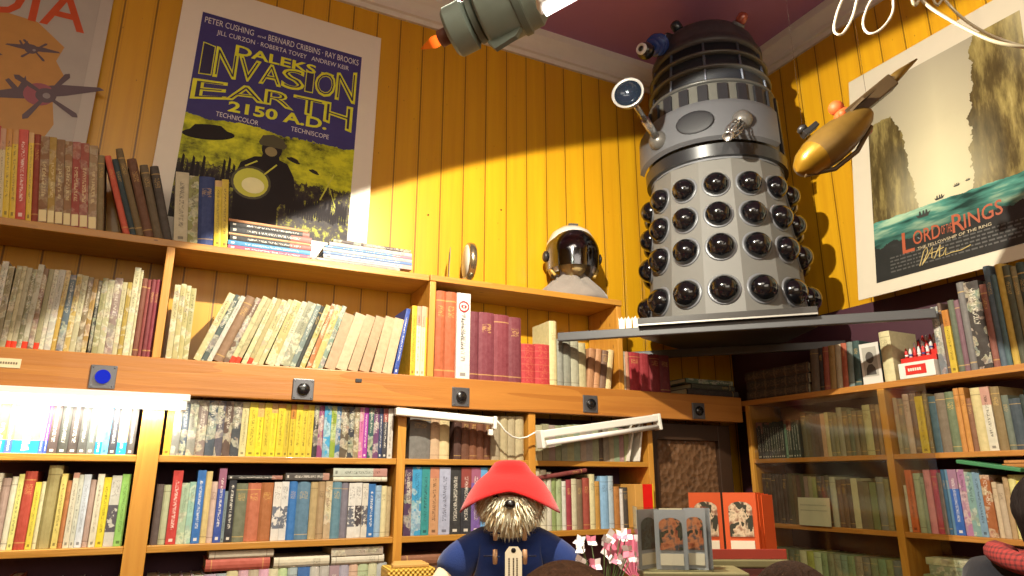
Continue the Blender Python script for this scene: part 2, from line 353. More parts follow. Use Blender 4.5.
def cname(h):
    c = [int(h[i:i+2], 16) for i in (0, 2, 4)]
    return min(NRGB, key=lambda q: 2*(c[0]-q[1][0])**2+4*(c[1]-q[1][1])**2+3*(c[2]-q[1][2])**2)[0]
KIND = {'c': ('cloth', 'hardback'), 'j': ('jacket', 'paperback'), 'i': ('illus', 'picture-spined paperback'), 'l': ('label', 'hardback with pale tail label'), 'r': ('redfoot', 'red-tailed comic album'), 'p': ('photo', 'photo-spined hardback'), 'g': ('gilt', 'gilt-ribbed hardback'), 't': ('twotone', 'two-tone paperback'), 'k': ('illus', 'comic album'), 'b': ('blank', 'plain hardback')}
NAMEK = {'b': 'hardback_book', 'c': 'hardback_book', 'l': 'hardback_book', 'p': 'hardback_book', 'g': 'hardback_book', 'j': 'paperback_book', 'i': 'paperback_book', 't': 'paperback_book', 'k': 'comic_album', 'r': 'comic_album'}
CATK = {'hardback_book': 'hardback', 'paperback_book': 'paperback', 'comic_album': 'comic', 'magazine': 'magazine'}
used_labels = set()
def one_book(t, h, d, col, st, parent=None, name=None):
    name = name or NAMEK[st]
    mb = MB(); ct = min(.0025, t*.18); r = min(t*.22, .006) if st in 'cg' else .0008
    poly = [(0, d), (0, r), (t*.22, r*.25), (t*.5, 0), (t*.78, r*.25), (t, r), (t, d), (t-ct, d), (t-ct, .009), (ct, .009), (ct, d)]
    # the cover is three walls so that every face stays convex
    n = 6
    outer = [(0, d), (0, r), (t*.22, r*.25), (t*.5, 0), (t*.78, r*.25), (t, r), (t, d)]
    inner = [(ct, d), (ct, .009), (t*.3, .007+r*.3), (t*.5, .007), (t*.7, .007+r*.3), (t-ct, .009), (t-ct, d)]
    v = [(p[0], p[1], z) for z in (0, h) for p in outer+inner]
    f = []
    for i in range(6):
        f.append((i, i+1, 14+i+1, 14+i)); f.append((7+i, 14+7+i, 14+7+i+1, 7+i+1))
        f.append((i, 7+i, 7+i+1, i+1)); f.append((14+i, 14+i+1, 14+7+i+1, 14+7+i))
    f += [(0, 14, 21, 7), (6, 13, 27, 20)]
    o = mb.add(v, f).build(name, BM[KIND[st][0]], fix=True)
    cc = hx(col); g_ = .78 if st in 'kr' else 1; o.color = (cc[0]*g_, cc[1]*g_, cc[2]*g_, 1)
    e = .0002
    p = MB().box(ct+e, t-ct-e, .0095, d-.004, .003, h-.004).build('pages', PAGES, o)
    return o
def label_book(col, st, t, h, i, n, where, lean):
    k = KIND[st][1]; size = 'thick ' if t > .036 else ('slim ' if t < .012 else '')
    c = cname(col)
    if i <= n//2 or n < 6: pos = 'first from left' if i == 0 else ORD[i]+' from left'
    else: pos = 'last' if i == n-1 else ORD[n-1-i]+' from right'
    lab = f"{size}{c} {'leaning ' if abs(lean) > 8 else ''}{k}, {pos} {where}"
    if lab in used_labels: raise Exception('dup '+lab)
    used_labels.add(lab); return lab
def solve_u(side, z, px):            # position along a shelf seen at this column of the photograph
    lo, hi = (-2.2, 2.6)
    f = (lambda u: proj((u, SF, z))[0]) if side == 'L' else (lambda u: proj((RF, -u, z))[0])
    if side == 'R': lo, hi = -2.6, -.3
    for _ in range(50):
        m = (lo+hi)/2
        if f(m) < px: lo = m
        else: hi = m
    return (lo+hi)/2
def base_m(side, inset=.012):
    return (lambda u, z: Matrix.Translation((u, SF+inset, z))) if side == 'L' else (lambda u, z: Matrix.Translation((RF+inset, -u, z)) @ Matrix.Rotation(R(-90), 4, 'Z'))
def parse(spec, hdiv):
    out = []
    for s in spec.replace('\n', ' ').split(';'):
        s = s.strip()
        if not s: continue
        q = s.split(',')
        if q[0] == 'g': out.append(('g', float(q[1]))); continue
        rep = 1
        if '*' in q[0]: rep, q[0] = q[0].split('*'); rep = int(rep)
        for k in range(rep):
            j = 1 if rep == 1 else random.uniform(.88, 1.1)
            hh = float(q[1])/hdiv*(1 if rep == 1 else random.uniform(.97, 1.02))
            c = q[2]
            if rep > 1:
                c = ''.join('%02x' % max(0, min(255, int(int(c[i:i+2], 16)*random.uniform(.86, 1.12)))) for i in (0, 2, 4))
            out.append((float(q[0])*j, hh, c, q[3], float(q[4]) if len(q) > 4 else 0.0))
    return out
def row(side, z, px0, px1, hdiv, spec, where, group, depth=.15, name=None, hmax=None, inset=.012):
    items = parse(spec, hdiv); u0, u1 = solve_u(side, z, px0), solve_u(side, z, px1)
    P = (lambda u, zz: proj((u, SF, zz))) if side == 'L' else (lambda u, zz: proj((RF, -u, zz)))
    def m_per_px(u):
        u = min(max(u, u0), u1); return .1/max(1e-3, math.dist(P(u, z), P(u, z+.1)))
    def quad(w, h, lean):
        a = R(lean); c, s = math.cos(a), math.sin(a); zo = w*s if a > 0 else 0
        def tr(x, zz): return (x*c+zz*s, -x*s+zz*c+zo)
        return [tr(0, 0), tr(w, 0), tr(w, h), tr(0, h)]
    def edge(q, zz, right):
        xs = []
        for i in range(4):
            (x0, z0), (x1, z1) = q[i], q[(i+1) % 4]
            if min(z0, z1)-1e-9 <= zz <= max(z0, z1)+1e-9:
                if abs(z1-z0) < 1e-9: xs += [x0, x1]
                else: xs.append(x0+(x1-x0)*(zz-z0)/(z1-z0))
        if not xs: return None
        return max(xs) if right else min(xs)
    pxm = m_per_px((u0+u1)/2)
    def layout(sc):
        res = []; prev = None; cur = 0; gap = 0
        for it in items:
            if it[0] == 'g': gap += it[1]*sc; continue
            w, hp, col, st, lean = it; w = w*sc; h = hp*m_per_px(u0+cur)
            if hmax: h = min(h, hmax)
            q = quad(w, h, lean)
            if prev is None: x = -min(p[0] for p in q) if lean < 0 else 0
            else:
                x = -9
                for k in range(33):
                    zz = .001+k/32*min(max(p[1] for p in q), max(p[1] for p in prev[1]))*.998
                    a, b = edge(prev[1], zz, True), edge(q, zz, False)
                    if a is not None and b is not None: x = max(x, prev[0]+a-b)
            x += gap+.0006; gap = 0
            res.append((x, w, h, col, st, lean)); prev = (x, q); cur = x
        end = prev[0]+max(p[0] for p in prev[1][:2])
        return res, end+gap
    lo, hi = 1e-5, .02
    for _ in range(45):
        m = (lo+hi)/2
        if layout(m)[1] < u1-u0: lo = m
        else: hi = m
    res, _ = layout(lo); B = base_m(side, inset); n = len(res); objs = []
    for i, (x, w, h, col, st, lean) in enumerate(res):
        d = depth+random.uniform(-.012, .008)
        o = one_book(w, h, d, col, st, name=name)
        a = R(lean); zo = w*math.sin(a) if a > 0 else 0
        o.matrix_world = B(u0+x, z+.0006+zo) @ Matrix.Translation((0, random.uniform(0, .006), 0)) @ Matrix.Rotation(a, 4, 'Y')
        tag(o, label_book(col, st, w, h, i, n, where, lean), CATK[NAMEK[st]], group); objs.append(o)
    return objs
def pile(side, z, px0, px1, spec, where, group, depth=.15, inset=.012, name=None):      # lying flat, bottom one first: thickness(m), colour, style, start shift px, end shift px
    B = base_m(side, inset); n = len(spec)
    for i, (t, col, st, s0, s1) in enumerate(spec):
        u0, u1 = solve_u(side, z, px0+s0), solve_u(side, z, px1+s1)
        o = one_book(t, u1-u0, depth+random.uniform(-.01, .01), col, st, name=name)
        o.matrix_world = B(u0, z+t+.0006) @ Matrix.Rotation(R(90), 4, 'Y')
        pos = 'bottom' if i == 0 else ('top' if i == n-1 else ORD[i]+' from bottom')
        lab = f"{cname(col)} {KIND[st][1] if name is None else 'magazine'} lying flat, {pos} {where}"
        if lab in used_labels: raise Exception('dup '+lab)
        used_labels.add(lab); tag(o, lab, CATK[name or NAMEK[st]], group); z += t+.0008
    return z
# ---- upper left: on top of the long shelf
T = 2.292
A1 = """20,345,7a4a28,l;18,350,a03020,j;16,360,d8b828,j;22,345,8a5a30,l;12,360,962d19,c;24,345,96642a,l;24,370,e8c41e,j;27,345,5e5a68,j;30,365,b82a1e,j;18,355,dcc896,j;20,355,e8c41e,j;20,355,e2bc1a,j;
32,360,cc3a1c,j;18,355,e8c220,j;22,350,9a3c22,c;30,345,8c5e30,l;24,345,b08c34,l;28,340,8a6238,l;26,338,94683a,l;28,340,a03a28,l;30,338,a04a34,l;30,335,a2825a,l;24,300,8c7850,c"""
A1 = ';'.join(q.strip()+',-7' for q in A1.replace('\n', '').split(';'))
row('L', T, -85, 172, 3.85, A1+';24,315,d0583c,c,-19;22,300,2a3c40,c,-19;26,345,75603a,c,-19;36,310,71482c,c,-18;32,290,6a5a40,c,-17;34,290,4c4238,c,-16', 'on the top left shelf', 'upright and leaning books on the top left shelf', depth=.13)
row('L', T, 166, 228, 4.7, '''64,335,c9bc98,j,-5;48,325,8c8a3a,i,-5;78,330,2c3e78,c,-5;34,320,e0c41e,j,-5;34,330,dcbc1c,j,-5''', 'in the short row before the film poster', 'short row of books before the film poster', depth=.13)
pile('L', T, 228, 311, [(.014, 'b8486a', 'j', 0, 0), (.016, '3c86b4', 'j', 0, 0), (.018, '1c1a1c', 'j', 2, 1), (.007, 'd8a87c', 'c', 1, 0), (.021, '1a181a', 'j', 2, 1), (.016, '201c1c', 'j', 2, -1), (.009, 'd09468', 'c', 1, -2)], 'of the dark pile below the film poster', 'dark pile below the film poster', name='magazine')
pile('L', T, 312, 413, [(.012, '9c9488', 'j', 0, -12), (.016, 'a8a8b0', 'j', 12, 0), (.010, '6480b0', 'j', 12, 0), (.012, 'b4aca8', 'i', 12, 0), (.009, '4a7ab0', 'j', 14, 0), (.013, 'b0a8a4', 'i', 18, 0), (.012, '48342e', 'i', 22, -1)], 'of the glossy pile at the shelf end', 'glossy pile at the shelf end', name='magazine')
# ---- upper left compartments on the beam
Z2 = 1.9108
row('L', Z2, -40, 155, 4.05, '''2*26,345,d8cca4,k;30,360,d9d2b4,k;24,350,c8b078,k;32,365,dcd6c4,k;30,345,a89a70,k;28,350,b8ac80,k,1;22,350,dccfa0,r,1;26,345,c8bd98,r,1;24,340,8f8a62,k,1;30,362,d8d0b4,r,1;
26,345,96704c,k,1;26,345,b0a678,r,1;24,345,ded6b8,k,1;34,345,d8d2c0,k,1;26,345,d8b048,k,1;34,325,5f7078,k,1;30,330,d4b45c,k,1;30,325,cfc69a,k,1;28,320,8e7a54,k,1;26,315,b89040,k,1;
20,310,4a4a3e,k;30,320,a8a26c,k;34,315,c8c294,k;42,325,8a7468,i;28,310,d6cc9c,k;26,310,c2a440,k;34,375,e2d9a8,k;14,365,d8cf9c,k;30,330,7a4028,c;22,328,8a3830,c;24,328,7c2c30,c;26,328,8c2c38,c;26,328,7a2830,c''', 'between beam and top board, far left', 'comics in the left compartment', hmax=.31)
row('L', Z2, 165, 430, 3.5, '''22,270,d2c68e,k;20,275,cabd7c,k;18,270,c9bc78,k;20,262,c0b878,k;g,20;26,268,d9cc90,k,20;22,265,4a5a54,k,20;18,262,dad6c4,k,20;38,260,8f6e50,c,20;22,258,7a5a40,k,20;20,265,d9cf98,r,20;18,258,c8b886,r,20;20,262,dcd29a,k,19;
18,258,bfae74,r,19;22,255,cfc286,k,19;20,258,d2c890,k,19;36,252,c9bb74,k,18;22,252,d9d2ac,k,18;38,250,a3a283,k,18;22,246,7f8e86,k,18;16,240,34362e,c,18;22,245,c0b460,k,18;20,250,c47a3c,k,17;26,245,cfc070,k,17;20,245,8aa08c,k,17;
46,212,b99a78,b,16;48,215,c9b28e,b,16;44,212,bfa07c,b,15;44,208,b89874,b,14;46,208,cbaa82,b,12;44,205,d0b08a,b,11;20,245,2c4aa0,j,9;g,8;24,255,e8b41c,j;22,252,ece0bc,j;20,252,e6dcb0,j;24,250,eab420,j''', 'between beam and top board, centre left', 'albums in the centre left compartment', hmax=.31)
WB = row('L', Z2, 436, 614, 3.7, '''36,358,b4582a,c;40,350,b85a2c,c;52,342,e9e2d8,j;36,262,6e2230,c;60,262,7a2a38,c;60,258,802a36,c;52,252,742632,c;58,152,b4242a,g;62,155,b8262c,g;32,248,d8c890,c;26,178,8c8c80,c;32,177,888878,c;36,175,a8a48a,c;34,170,b8ac80,c;
30,150,b07c50,c,6;26,150,c08a5c,c,7;28,146,7a5840,c,8;26,150,d8c08a,c,8''', 'in the compartment under the helmeted bust', 'books under the helmeted bust', hmax=.33)
o = WB[2]; w_, h_ = o.dimensions.x, o.dimensions.z                 # the white book with a red emblem and a title down its spine
q = MB(); text_mesh('RETROSPECTIVE', .016, Matrix.Translation((w_*.30, -.0012, h_*.70)) @ Matrix.Rotation(R(90), 4, 'Y'), q, 0, align='LEFT', spacing=1.05); q.build('spine_title', plain('2a2626', .6), o, fix=False)
q = MB(); q.lathe([(w_*.30, 0), (w_*.40, 0), (w_*.40, .0012), (w_*.30, .0012)], 28, 0, Matrix.Translation((w_*.5, 0, h_*.84)) @ Matrix.Rotation(R(90), 4, 'X'), cap=False); q.box(w_*.3, w_*.46, -.0012, 0, h_*.825, h_*.855); q.box(w_*.54, w_*.7, -.0012, 0, h_*.825, h_*.855); q.build('red_emblem', plain('c02c34', .5), o, fix=False)
row('L', Z2, 626, 674, 3.94, '''12,185,dccbb0,c;12,180,c88a6a,c;44,188,a81c28,c;36,180,9c1c26,c;40,180,861820,c;40,180,6c141c,c''', 'beside the shelf end under the robot', 'crimson books under the robot', hmax=.165)
pile('L', Z2, 690, 735, [(.03, '3a2e28', 'c', 0, 6), (.022, '4a4a3a', 'c', 4, 2), (.02, '5c7060', 'i', -2, 0)], 'of the shadowed pile under the robot', 'shadowed pile under the robot')
# ---- lower left bookcase, first shelf
S1, S2, S3 = 1.623, 1.37, 1.10
G1, G2 = 'books on the first shelf under the beam', 'books on the second shelf under the beam'
row('L', S1, -50, 133, 6.4, '''60,400,e0d0b0,j;50,380,d09060,t;60,390,c8c8c0,j;40,400,8a8a84,j;60,400,e08a4a,t;40,400,e8a060,t;150,400,ecb070,t;24,390,d88ad0,t;22,390,9a4ac0,t;55,380,4a3a34,j;60,370,3c3c34,j;60,370,403630,j;50,385,4a4a44,j;50,380,5c625c,j;
40,390,ead0a8,t;40,390,62b8e8,j;50,350,34343c,j;60,380,dcc490,t;50,370,54504c,j''', 'directly under the glowing tube', G1, hmax=.16)
row('L', S1, 162, 393, 4.1, '''30,240,d8b030,j;34,238,7d7c74,i;30,238,4f5a66,i;36,238,868478,i;44,238,807068,i;40,236,3f4a54,i;34,236,55505a,i;36,234,5a4438,i;40,232,3c4044,i;32,232,d4c890,j;40,228,dcc828,j;30,228,e6d61c,j;34,226,d8c01c,j;30,226,e2d01c,j;36,226,dcc41e,j;24,225,c8b024,j;26,225,d0b820,j;
32,222,dac428,j;26,222,d6be2c,j;30,222,d2b82e,j;24,220,2a2426,i;26,220,8a3a6c,i;36,220,3c9cc8,i;26,220,8aa02c,i;24,218,3a6a90,i;42,218,5a4c38,i;28,218,2c2c34,i;26,218,8a7a5a,i;22,218,c86a9c,i;24,218,a02c9c,j;28,215,2c5450,i;30,215,6a3a68,i;20,215,28365c,j;26,215,34343c,j;28,215,cfc8bc,j''', 'directly under the beam, centre left', G1, hmax=.168)
row('L', S1, 408, 526, 3.59, '''g,10;80,160,74706a,c;36,165,c8a884,c;38,165,d8c490,c;g,18;30,155,4c281a,c;32,155,6a3c20,c;30,155,7a4422,c;30,155,744020,c;26,155,6a3a1c,c;42,160,a8997c,c;32,160,b4a47c,c;32,160,b0a07c,c;36,160,bcac84,c''', 'behind the left white batten', G1, hmax=.168)
row('L', S1, 538, 632, 4.11, '''10*30,150,a29a84,b;20,140,5a4a3c,c;5*26,140,a8987c,b''', 'behind the right white batten', G1, hmax=.168)
# second shelf
row('L', S2, -30, 121, 4.4, '''36,330,a8884c,c;40,360,c8bca0,c;46,335,b09484,c;30,340,d8d2b4,c;26,350,dcd87c,j;58,362,b23c20,c;30,310,e0cc44,j;20,310,d8d0a0,c;72,385,a89a60,c;30,345,d8c468,j;26,310,b8743c,c;30,345,d4ccb0,j;24,335,c8c8b4,j;36,335,cfd6dc,j;34,310,b49888,c;34,335,d9d0b4,j;40,318,e4d024,j;52,325,c4c2b4,p;46,330,8cc05c,j''', 'second shelf down, far left', G2, hmax=.23)
row('L', S2, 149, 391, 2.85, '''22,178,5a4a44,c;22,176,b8bc94,c;30,218,c4342c,j;24,180,a8c0a0,i;20,182,9cc4b0,i;26,216,2c6cb4,j;20,212,d4bc7c,c;20,180,d0b4a4,c;24,220,2c4a9c,j;10,150,7c8c8c,j;24,195,1e1e26,j;38,172,6f7258,c;44,172,bc6a48,c;42,172,a86430,c;26,172,ddd6cc,p;24,172,d6d2cc,p;
30,172,2c70b4,c;46,170,587c94,c;26,168,b49c6c,c;26,168,a88c64,c;24,168,b8a07c,i;34,165,5c8494,c;26,162,7a7480,c;26,160,d8d4cc,p;24,160,d4d0c8,p;22,158,d0cabc,p;26,155,2468a8,j;24,150,94b0c8,c;20,148,d8cc9c,c;18,145,b8a478,c''', 'second shelf down, centre left', G2, hmax=.225)
ztop = S2+.178
row('L', S2, 404, 526, 3.5, '''22,255,4a2c50,i;28,255,3498c8,i;24,250,2c9090,j;28,245,c89468,j;34,245,b0b4cc,j;34,245,2a2828,j;32,245,24242c,j;30,245,7a5aa4,j;22,240,64a8dc,j;16,235,a08c5c,c;20,255,2c2830,j;20,250,8a4a9c,i;22,250,3a3038,j;22,245,c8bca0,c;20,245,4c4040,c''', 'second shelf down, behind the bear', G2, hmax=.225)
row('L', S2, 537, 632, 4.0, '''26,255,c8bc9c,c;26,250,d8d0b4,c;20,240,d4ccb8,c;22,215,8c9c5c,c;24,210,a8b484,c;18,200,d8d4c8,c;24,205,9c2434,c;24,208,cfc6a4,c;26,205,7c6448,c;30,210,a0402c,c;24,225,dcd09c,c;24,195,c08c34,c;38,215,8cb8dc,c;26,215,b4c4cc,c;26,170,b4742c,c;14,160,dcd8d0,c;26,165,3c342c,c''', 'second shelf down, right of the bear', G2, hmax=.225)
# third shelf: the tops only
row('L', S3, -30, 107, .7, '''40,55,c8c0a0,i;30,75,a8583c,c;50,52,c8c4b8,c;40,50,8c8880,c;60,55,dcd8d0,c;40,50,c0b498,c;50,52,a8a8a0,c''', 'on the third shelf down, far left', 'books on the third shelf under the beam', hmax=.2)
row('L', S3, 137, 386, .7, '''8*20,50,c4bca8,c;6*20,52,cfc8b4,c;24,52,3c6cac,j;20,52,c8c4b8,c;20,52,bcb8b0,c;20,52,3c80b0,j;5*20,52,c8c0a8,c''', 'on the third shelf down, centre left', 'books on the third shelf under the beam', hmax=.188)
# flat ones lying across the tops
pile('L', S2+.183, 228, 393-110, [(.012, '2a2622', 'j', 0, 0)], 'lying over the second shelf row, left of two', 'books lying across the rows')
pile('L', S2+.181, 286, 330, [(.022, '4a4440', 'j', 0, 0)], 'lying over the second shelf row, middle', 'books lying across the rows')
pile('L', S2+.176, 334, 388, [(.016, 'd8d0b8', 'c', 0, 0), (.026, 'b8beb0', 'j', 0, 0)], 'of two lying at the right end, second shelf', 'books lying across the rows')
pile('L', S3+.1895, 205, 270, [(.033, 'b85440', 'c', 0, 0), (.022, 'd8ccb4', 'c', 4, 4)], 'of two lying over the third shelf row', 'books lying across the rows')
pile('L', S3+.1895, 274, 330, [(.03, 'd4cab0', 'c', 0, 0)], 'lying alone over the third shelf row', 'books lying across the rows')
pile('L', S3+.1895, 332, 385, [(.026, 'd4ccb8', 'c', 0, 0), (.024, 'b0a494', 'i', 0, -1)], 'of two lying at the right end, third shelf', 'books lying across the rows')
pile('L', S3, 402, 470, [(.1, '6a4a30', 'c', 0, 0), (.07, '5a3826', 'c', 0, 0), (.035, '8a5432', 'c', 0, 0)], 'of the brown pile behind the bear', 'brown pile behind the bear')
# ---- right wall, top shelf
RT, R2, R3, R4 = 1.895, 1.64, 1.38, 1.12
pile('R', RT, 745, 806, [(.04, '4a3a2c', 'g', 0, 0), (.042, '42342a', 'g', 0, 0), (.042, '483628', 'g', -2, 0)], 'of the dark corner pile, right shelf', 'dark volumes in the corner of the right shelf', depth=.16)
row('R', RT, 808, 858, 3.2, '''30,205,6a5c4c,c,4;16,160,2c2020,c,4;20,165,a0503c,c,4;20,225,a8864c,c,4;20,215,c8b898,c,4;18,210,b85c3c,c,4;18,205,7c8880,c,4;20,200,34504c,c,4''', 'on the right shelf under the corner board', 'books on the right wall top shelf', hmax=.172)
row('R', RT, 882, 893, 3.2, '''26,225,ddd2a0,c''', 'alone beside the crayon box', 'books on the right wall top shelf', hmax=.185)
row('R', RT, 938, 1040, 3.2, '''30,222,74787c,i;14,230,6a5040,c;26,205,d0b02c,j;26,235,5f6650,c;20,232,7a5660,c;30,290,75706c,c;56,285,38302a,i;24,270,8a5040,c;24,335,50606c,c;18,300,4a6468,c;26,335,c8a440,c;24,325,4c4c34,c;22,320,8a7c54,c;26,330,2c3c34,c''', 'on the right shelf below the cliff poster', 'books on the right wall top shelf', hmax=.33)
# second shelf right part
row('R', R2, 896, 1045, 5.76, '''30,330,9c947c,c;40,320,85806c,c;40,355,c0a894,c;44,350,6e5844,c;50,330,d8bc28,j;24,345,7c6c44,c;44,330,44606c,c;60,345,7a6a54,c;60,350,6e7a58,c;30,380,c8883c,c;30,375,cc8c3c,c;30,310,8a5c3c,c;60,370,d8c68c,c;50,372,dcd4bc,j;50,372,8c7448,c;36,320,6c7464,c;60,300,3c4850,c;30,320,2c3a34,c;30,345,4c6c48,c;30,345,8a8a5c,c''', 'on the second shelf of the right bookcase', 'books on the right wall second shelf', hmax=.205)
row('R', R3, 907, 1045, 4.4, '''16,210,c8bca0,c;38,295,d06428,j;40,265,a8b090,c;20,250,8c9c84,c;36,300,dc8c98,c;36,300,c03c5c,c;22,275,7c6c64,c;18,300,3c6c94,c;18,300,5c84a0,c;44,300,2c60b0,j;36,305,b0789c,i;40,305,80a49c,i;34,305,7c9cb0,j;44,280,a8602c,i;22,250,d0b894,c;30,245,c0aa8c,c;24,280,b8986c,c;36,290,e4d88c,c;26,265,dccc48,j;30,262,c04c34,j;30,262,5c7c5c,j''', 'on the third shelf of the right bookcase', 'books on the right wall third shelf', hmax=.205)
# left part of the right bookcase, behind the plastic sheet
GB = 'books behind the clear sheet'
row('R', R2, 756, 882, 3.27, '''12*10,120,2c3438,j;10,125,7ca08c,j;5*10,125,3c4044,j;g,10;22,150,54503c,c;4*16,140,5c4a34,b;2*16,145,a89c78,b;2*16,138,6e6a50,c;20,160,8c8468,c;4*18,150,6c6040,c;30,165,b0aa78,c;16,165,6a4c2c,c;14,165,94744c,c''', 'behind the clear sheet, upper shelf', GB, hmax=.2)
row('R', R3, 762, 892, 3.27, '''8*14,160,3c3024,c;4*15,165,54402c,b;3*15,160,8c8064,b;3*15,168,4c4438,c;20,165,aca890,c;3*18,160,5c4634,c;20,165,c0b890,b;3*18,155,7a6a50,b;24,175,7c7c70,c;16,170,8c8458,c''', 'behind the clear sheet, lower shelf', GB, hmax=.2)
row('R', R4, 768, 904, 1.7, '''6*16,100,6a7058,c;20,110,c8c8a0,c;20,120,a8b04c,c;20,110,c4d0a8,c;6*18,105,8c9878,c;5*18,100,7c8460,c''', 'behind the clear sheet, bottom shelf', GB, hmax=.16)
pile('R', R4, 922, 985, [(.04, '8a4a40', 'i', 0, 0), (.03, 'b09888', 'i', 4, -4), (.035, '7a4038', 'i', 2, 6), (.022, '7c8c60', 'i', 0, -20), (.03, '86947a', 'i', 6, -10), (.022, 'b0b088', 'i', 2, -16)], 'of the magazine pile beside the customer', 'magazine pile beside the customer', name='magazine')
pile('R', R4, 990, 1045, [(.05, '6a5030', 'i', 0, 0), (.03, 'a8883c', 'i', 0, 0), (.025, 'b8963c', 'i', 0, 0), (.02, 'c0a040', 'i', 4, 0)], 'of the yellowish pile behind the customer', 'yellowish pile behind the customer', name='magazine')
# green folder and orange books lying on the third-shelf row
pile('R', R3+.207, 1000, 1048, [(.012, 'b87830', 'c', 0, 0), (.01, 'c88440', 'c', 2, 0)], 'of two lying atop the right third shelf', 'books lying across the right rows')
# ------------------------------------------------------------------ posters (local x right, z up, facing -y)
MATCREAM = plain('e6dccb', .6, var=.03)
def poster_frame(name, label, M, cat='poster'):
    r = thing(name, label, cat); r.matrix_world = M; return r
# --- battle poster
def battle_mat():
    t = NT('battle_print'); g = t.sep(t.coord('Generated')); o = t.coord('Object'); z = g[2]
    n = t.noise(t.mapv(o, (9, 9, 14)), 1, 6, .65); n2 = t.noise(t.mapv(o, (30, 30, 22)), 1, 5, .7)
    up = t.mix(n, hx('373068'), hx('48417e'))
    sky = t.ramp(t.math('ADD', t.math('MULTIPLY', n, .8), t.math('MULTIPLY', n2, .25)), [(.38, hx('2a2a14')), (.5, hx('a8ac20')), (.6, hx('d4d42a'))])
    gr = t.ramp(t.math('ADD', t.math('MULTIPLY', n2, .9), t.math('MULTIPLY', n, .15)), [(.42, hx('241c22')), (.55, hx('3a3024')), (.66, hx('a8a82c'))])
    edge = t.math('MULTIPLY_ADD', n, .10, .43)
    col = t.mix(t.math('GREATER_THAN', z, edge), sky, up)
    col = t.mix(t.math('LESS_THAN', z, t.math('MULTIPLY_ADD', n2, .16, .18)), col, gr)
    return t.bsdf(col, .5, spec=.25)
W, HH = .62, .84
p0 = Vector((-.043, 2.425, 2.2935))
lean = math.atan2(2.572-2.517, 1.12)
M = Matrix.Translation((.243, 2.517, 2.2935)) @ Matrix.Rotation(-lean, 4, 'X') @ Matrix.Rotation(R(1.3), 4, 'Y')
bp = poster_frame('film_poster', 'purple and yellow science-fiction film poster in a cream mount on the long shelf', M)
MB().bbox(-.385, .385, 0, .004, .010, 1.115, .001).build('mount', MATCREAM, bp)
X0, X1, Z0, Z1 = -.312, .308, .13, .99
MB().box(X0, X1, -.0012, -.0004, Z0, Z1).build('print', battle_mat(), bp)
PALE = plain('ded8d4', .5); YEL = plain('dede2c', .5); INK = plain('1c1830', .5); PUR = plain('2e2664', .5); DK = plain('201a1c', .85); GLOW = plain('f0ecb0', .5)
mb = MB()
def line(txt, x0, x1, z0, z1, m, y=-.002, **k): fitted(txt, x0, x1, z0, z1, mb, m, y, **k)
line('PETER CUSHING', X0+.012, X0+.19, .945, .972, 0); line('and', X0+.205, X0+.235, .946, .958, 0)
line('BERNARD CRIBBINS · RAY BROOKS', X0+.245, X1-.012, .943, .971, 0)
line('JILL CURZON · ROBERTA TOVEY   ANDREW KEIR', X0+.06, X1-.05, .900, .927, 0)
mb.build('credit_lettering', [PALE], bp, fix=False)
for w_, a_, b_, c_, d_ in (('TECHNICOLOR', X0+.1, X0+.25, .556, .576), ('TECHNISCOPE', X0+.37, X0+.515, .566, .586)):
    mb = MB(); line(w_, a_, b_, c_, d_, 0); mb.build('credit_lettering', [PALE], bp, fix=False)
def bold(txt, a, b, warp, o=.02): line(txt, a, b, 0, 1, 0, y=-.0031, offset=o, warp=warp)
mb = MB(); bold('DALEKS –', X0+.135, X0+.51, lambda u: (.840+.008*u, .882+.004*u), .025); mb.build('title_lettering', [YEL], bp, fix=False)
mb = MB(); bold('2150 A.D.', X0+.14, X0+.50, lambda u: (.588+.018*u, .630+.022*u), .03); mb.build('title_lettering', [YEL], bp, fix=False)
def big(txt, cuts, warp):                                # outlined letters, each in its own warped box
    a, b = cuts[0], cuts[-1]; mb = MB(); ol = .0032
    for ch, c0, c1 in zip(txt, cuts, cuts[1:]):
        g = .003; c0 += g; c1 -= g
        W_ = lambda x: warp((x-a)/(b-a))
        def wf(d): return lambda u: (W_(c0+u*(c1-c0))[0]+d, W_(c0+u*(c1-c0))[1]-d)
        e_ = 0 if ch == 'I' else .022
        fitted(ch, c0, c1, 0, 1, mb, 0, -.002, offset=e_, warp=wf(-.001))
        fitted(ch, c0+ol, c1-ol, 0, 1, mb, 1, -.0027, offset=-e_, warp=wf(ol))
    mb.build('title_lettering', [YEL, INKP], bp, fix=False)
INKP = plain('2a2148', .5)
sn = lambda u: math.sin(math.pi*min(1, max(0, u)))
sc_ = lambda q: X0+.018+(q-110)/735*.585
big('INVASION', [sc_(q) for q in (108, 172, 275, 378, 482, 590, 640, 745, 850)], lambda u: (.715+.045*u+.012*sn(u), .858+.045*u-.045*sn(u)))
big('EARTH', [sc_(q) for q in (98, 243, 414, 548, 700, 842)], lambda u: (.606+.045*sn(u)+.018*u, .688+.045*u+.012*sn(u)))
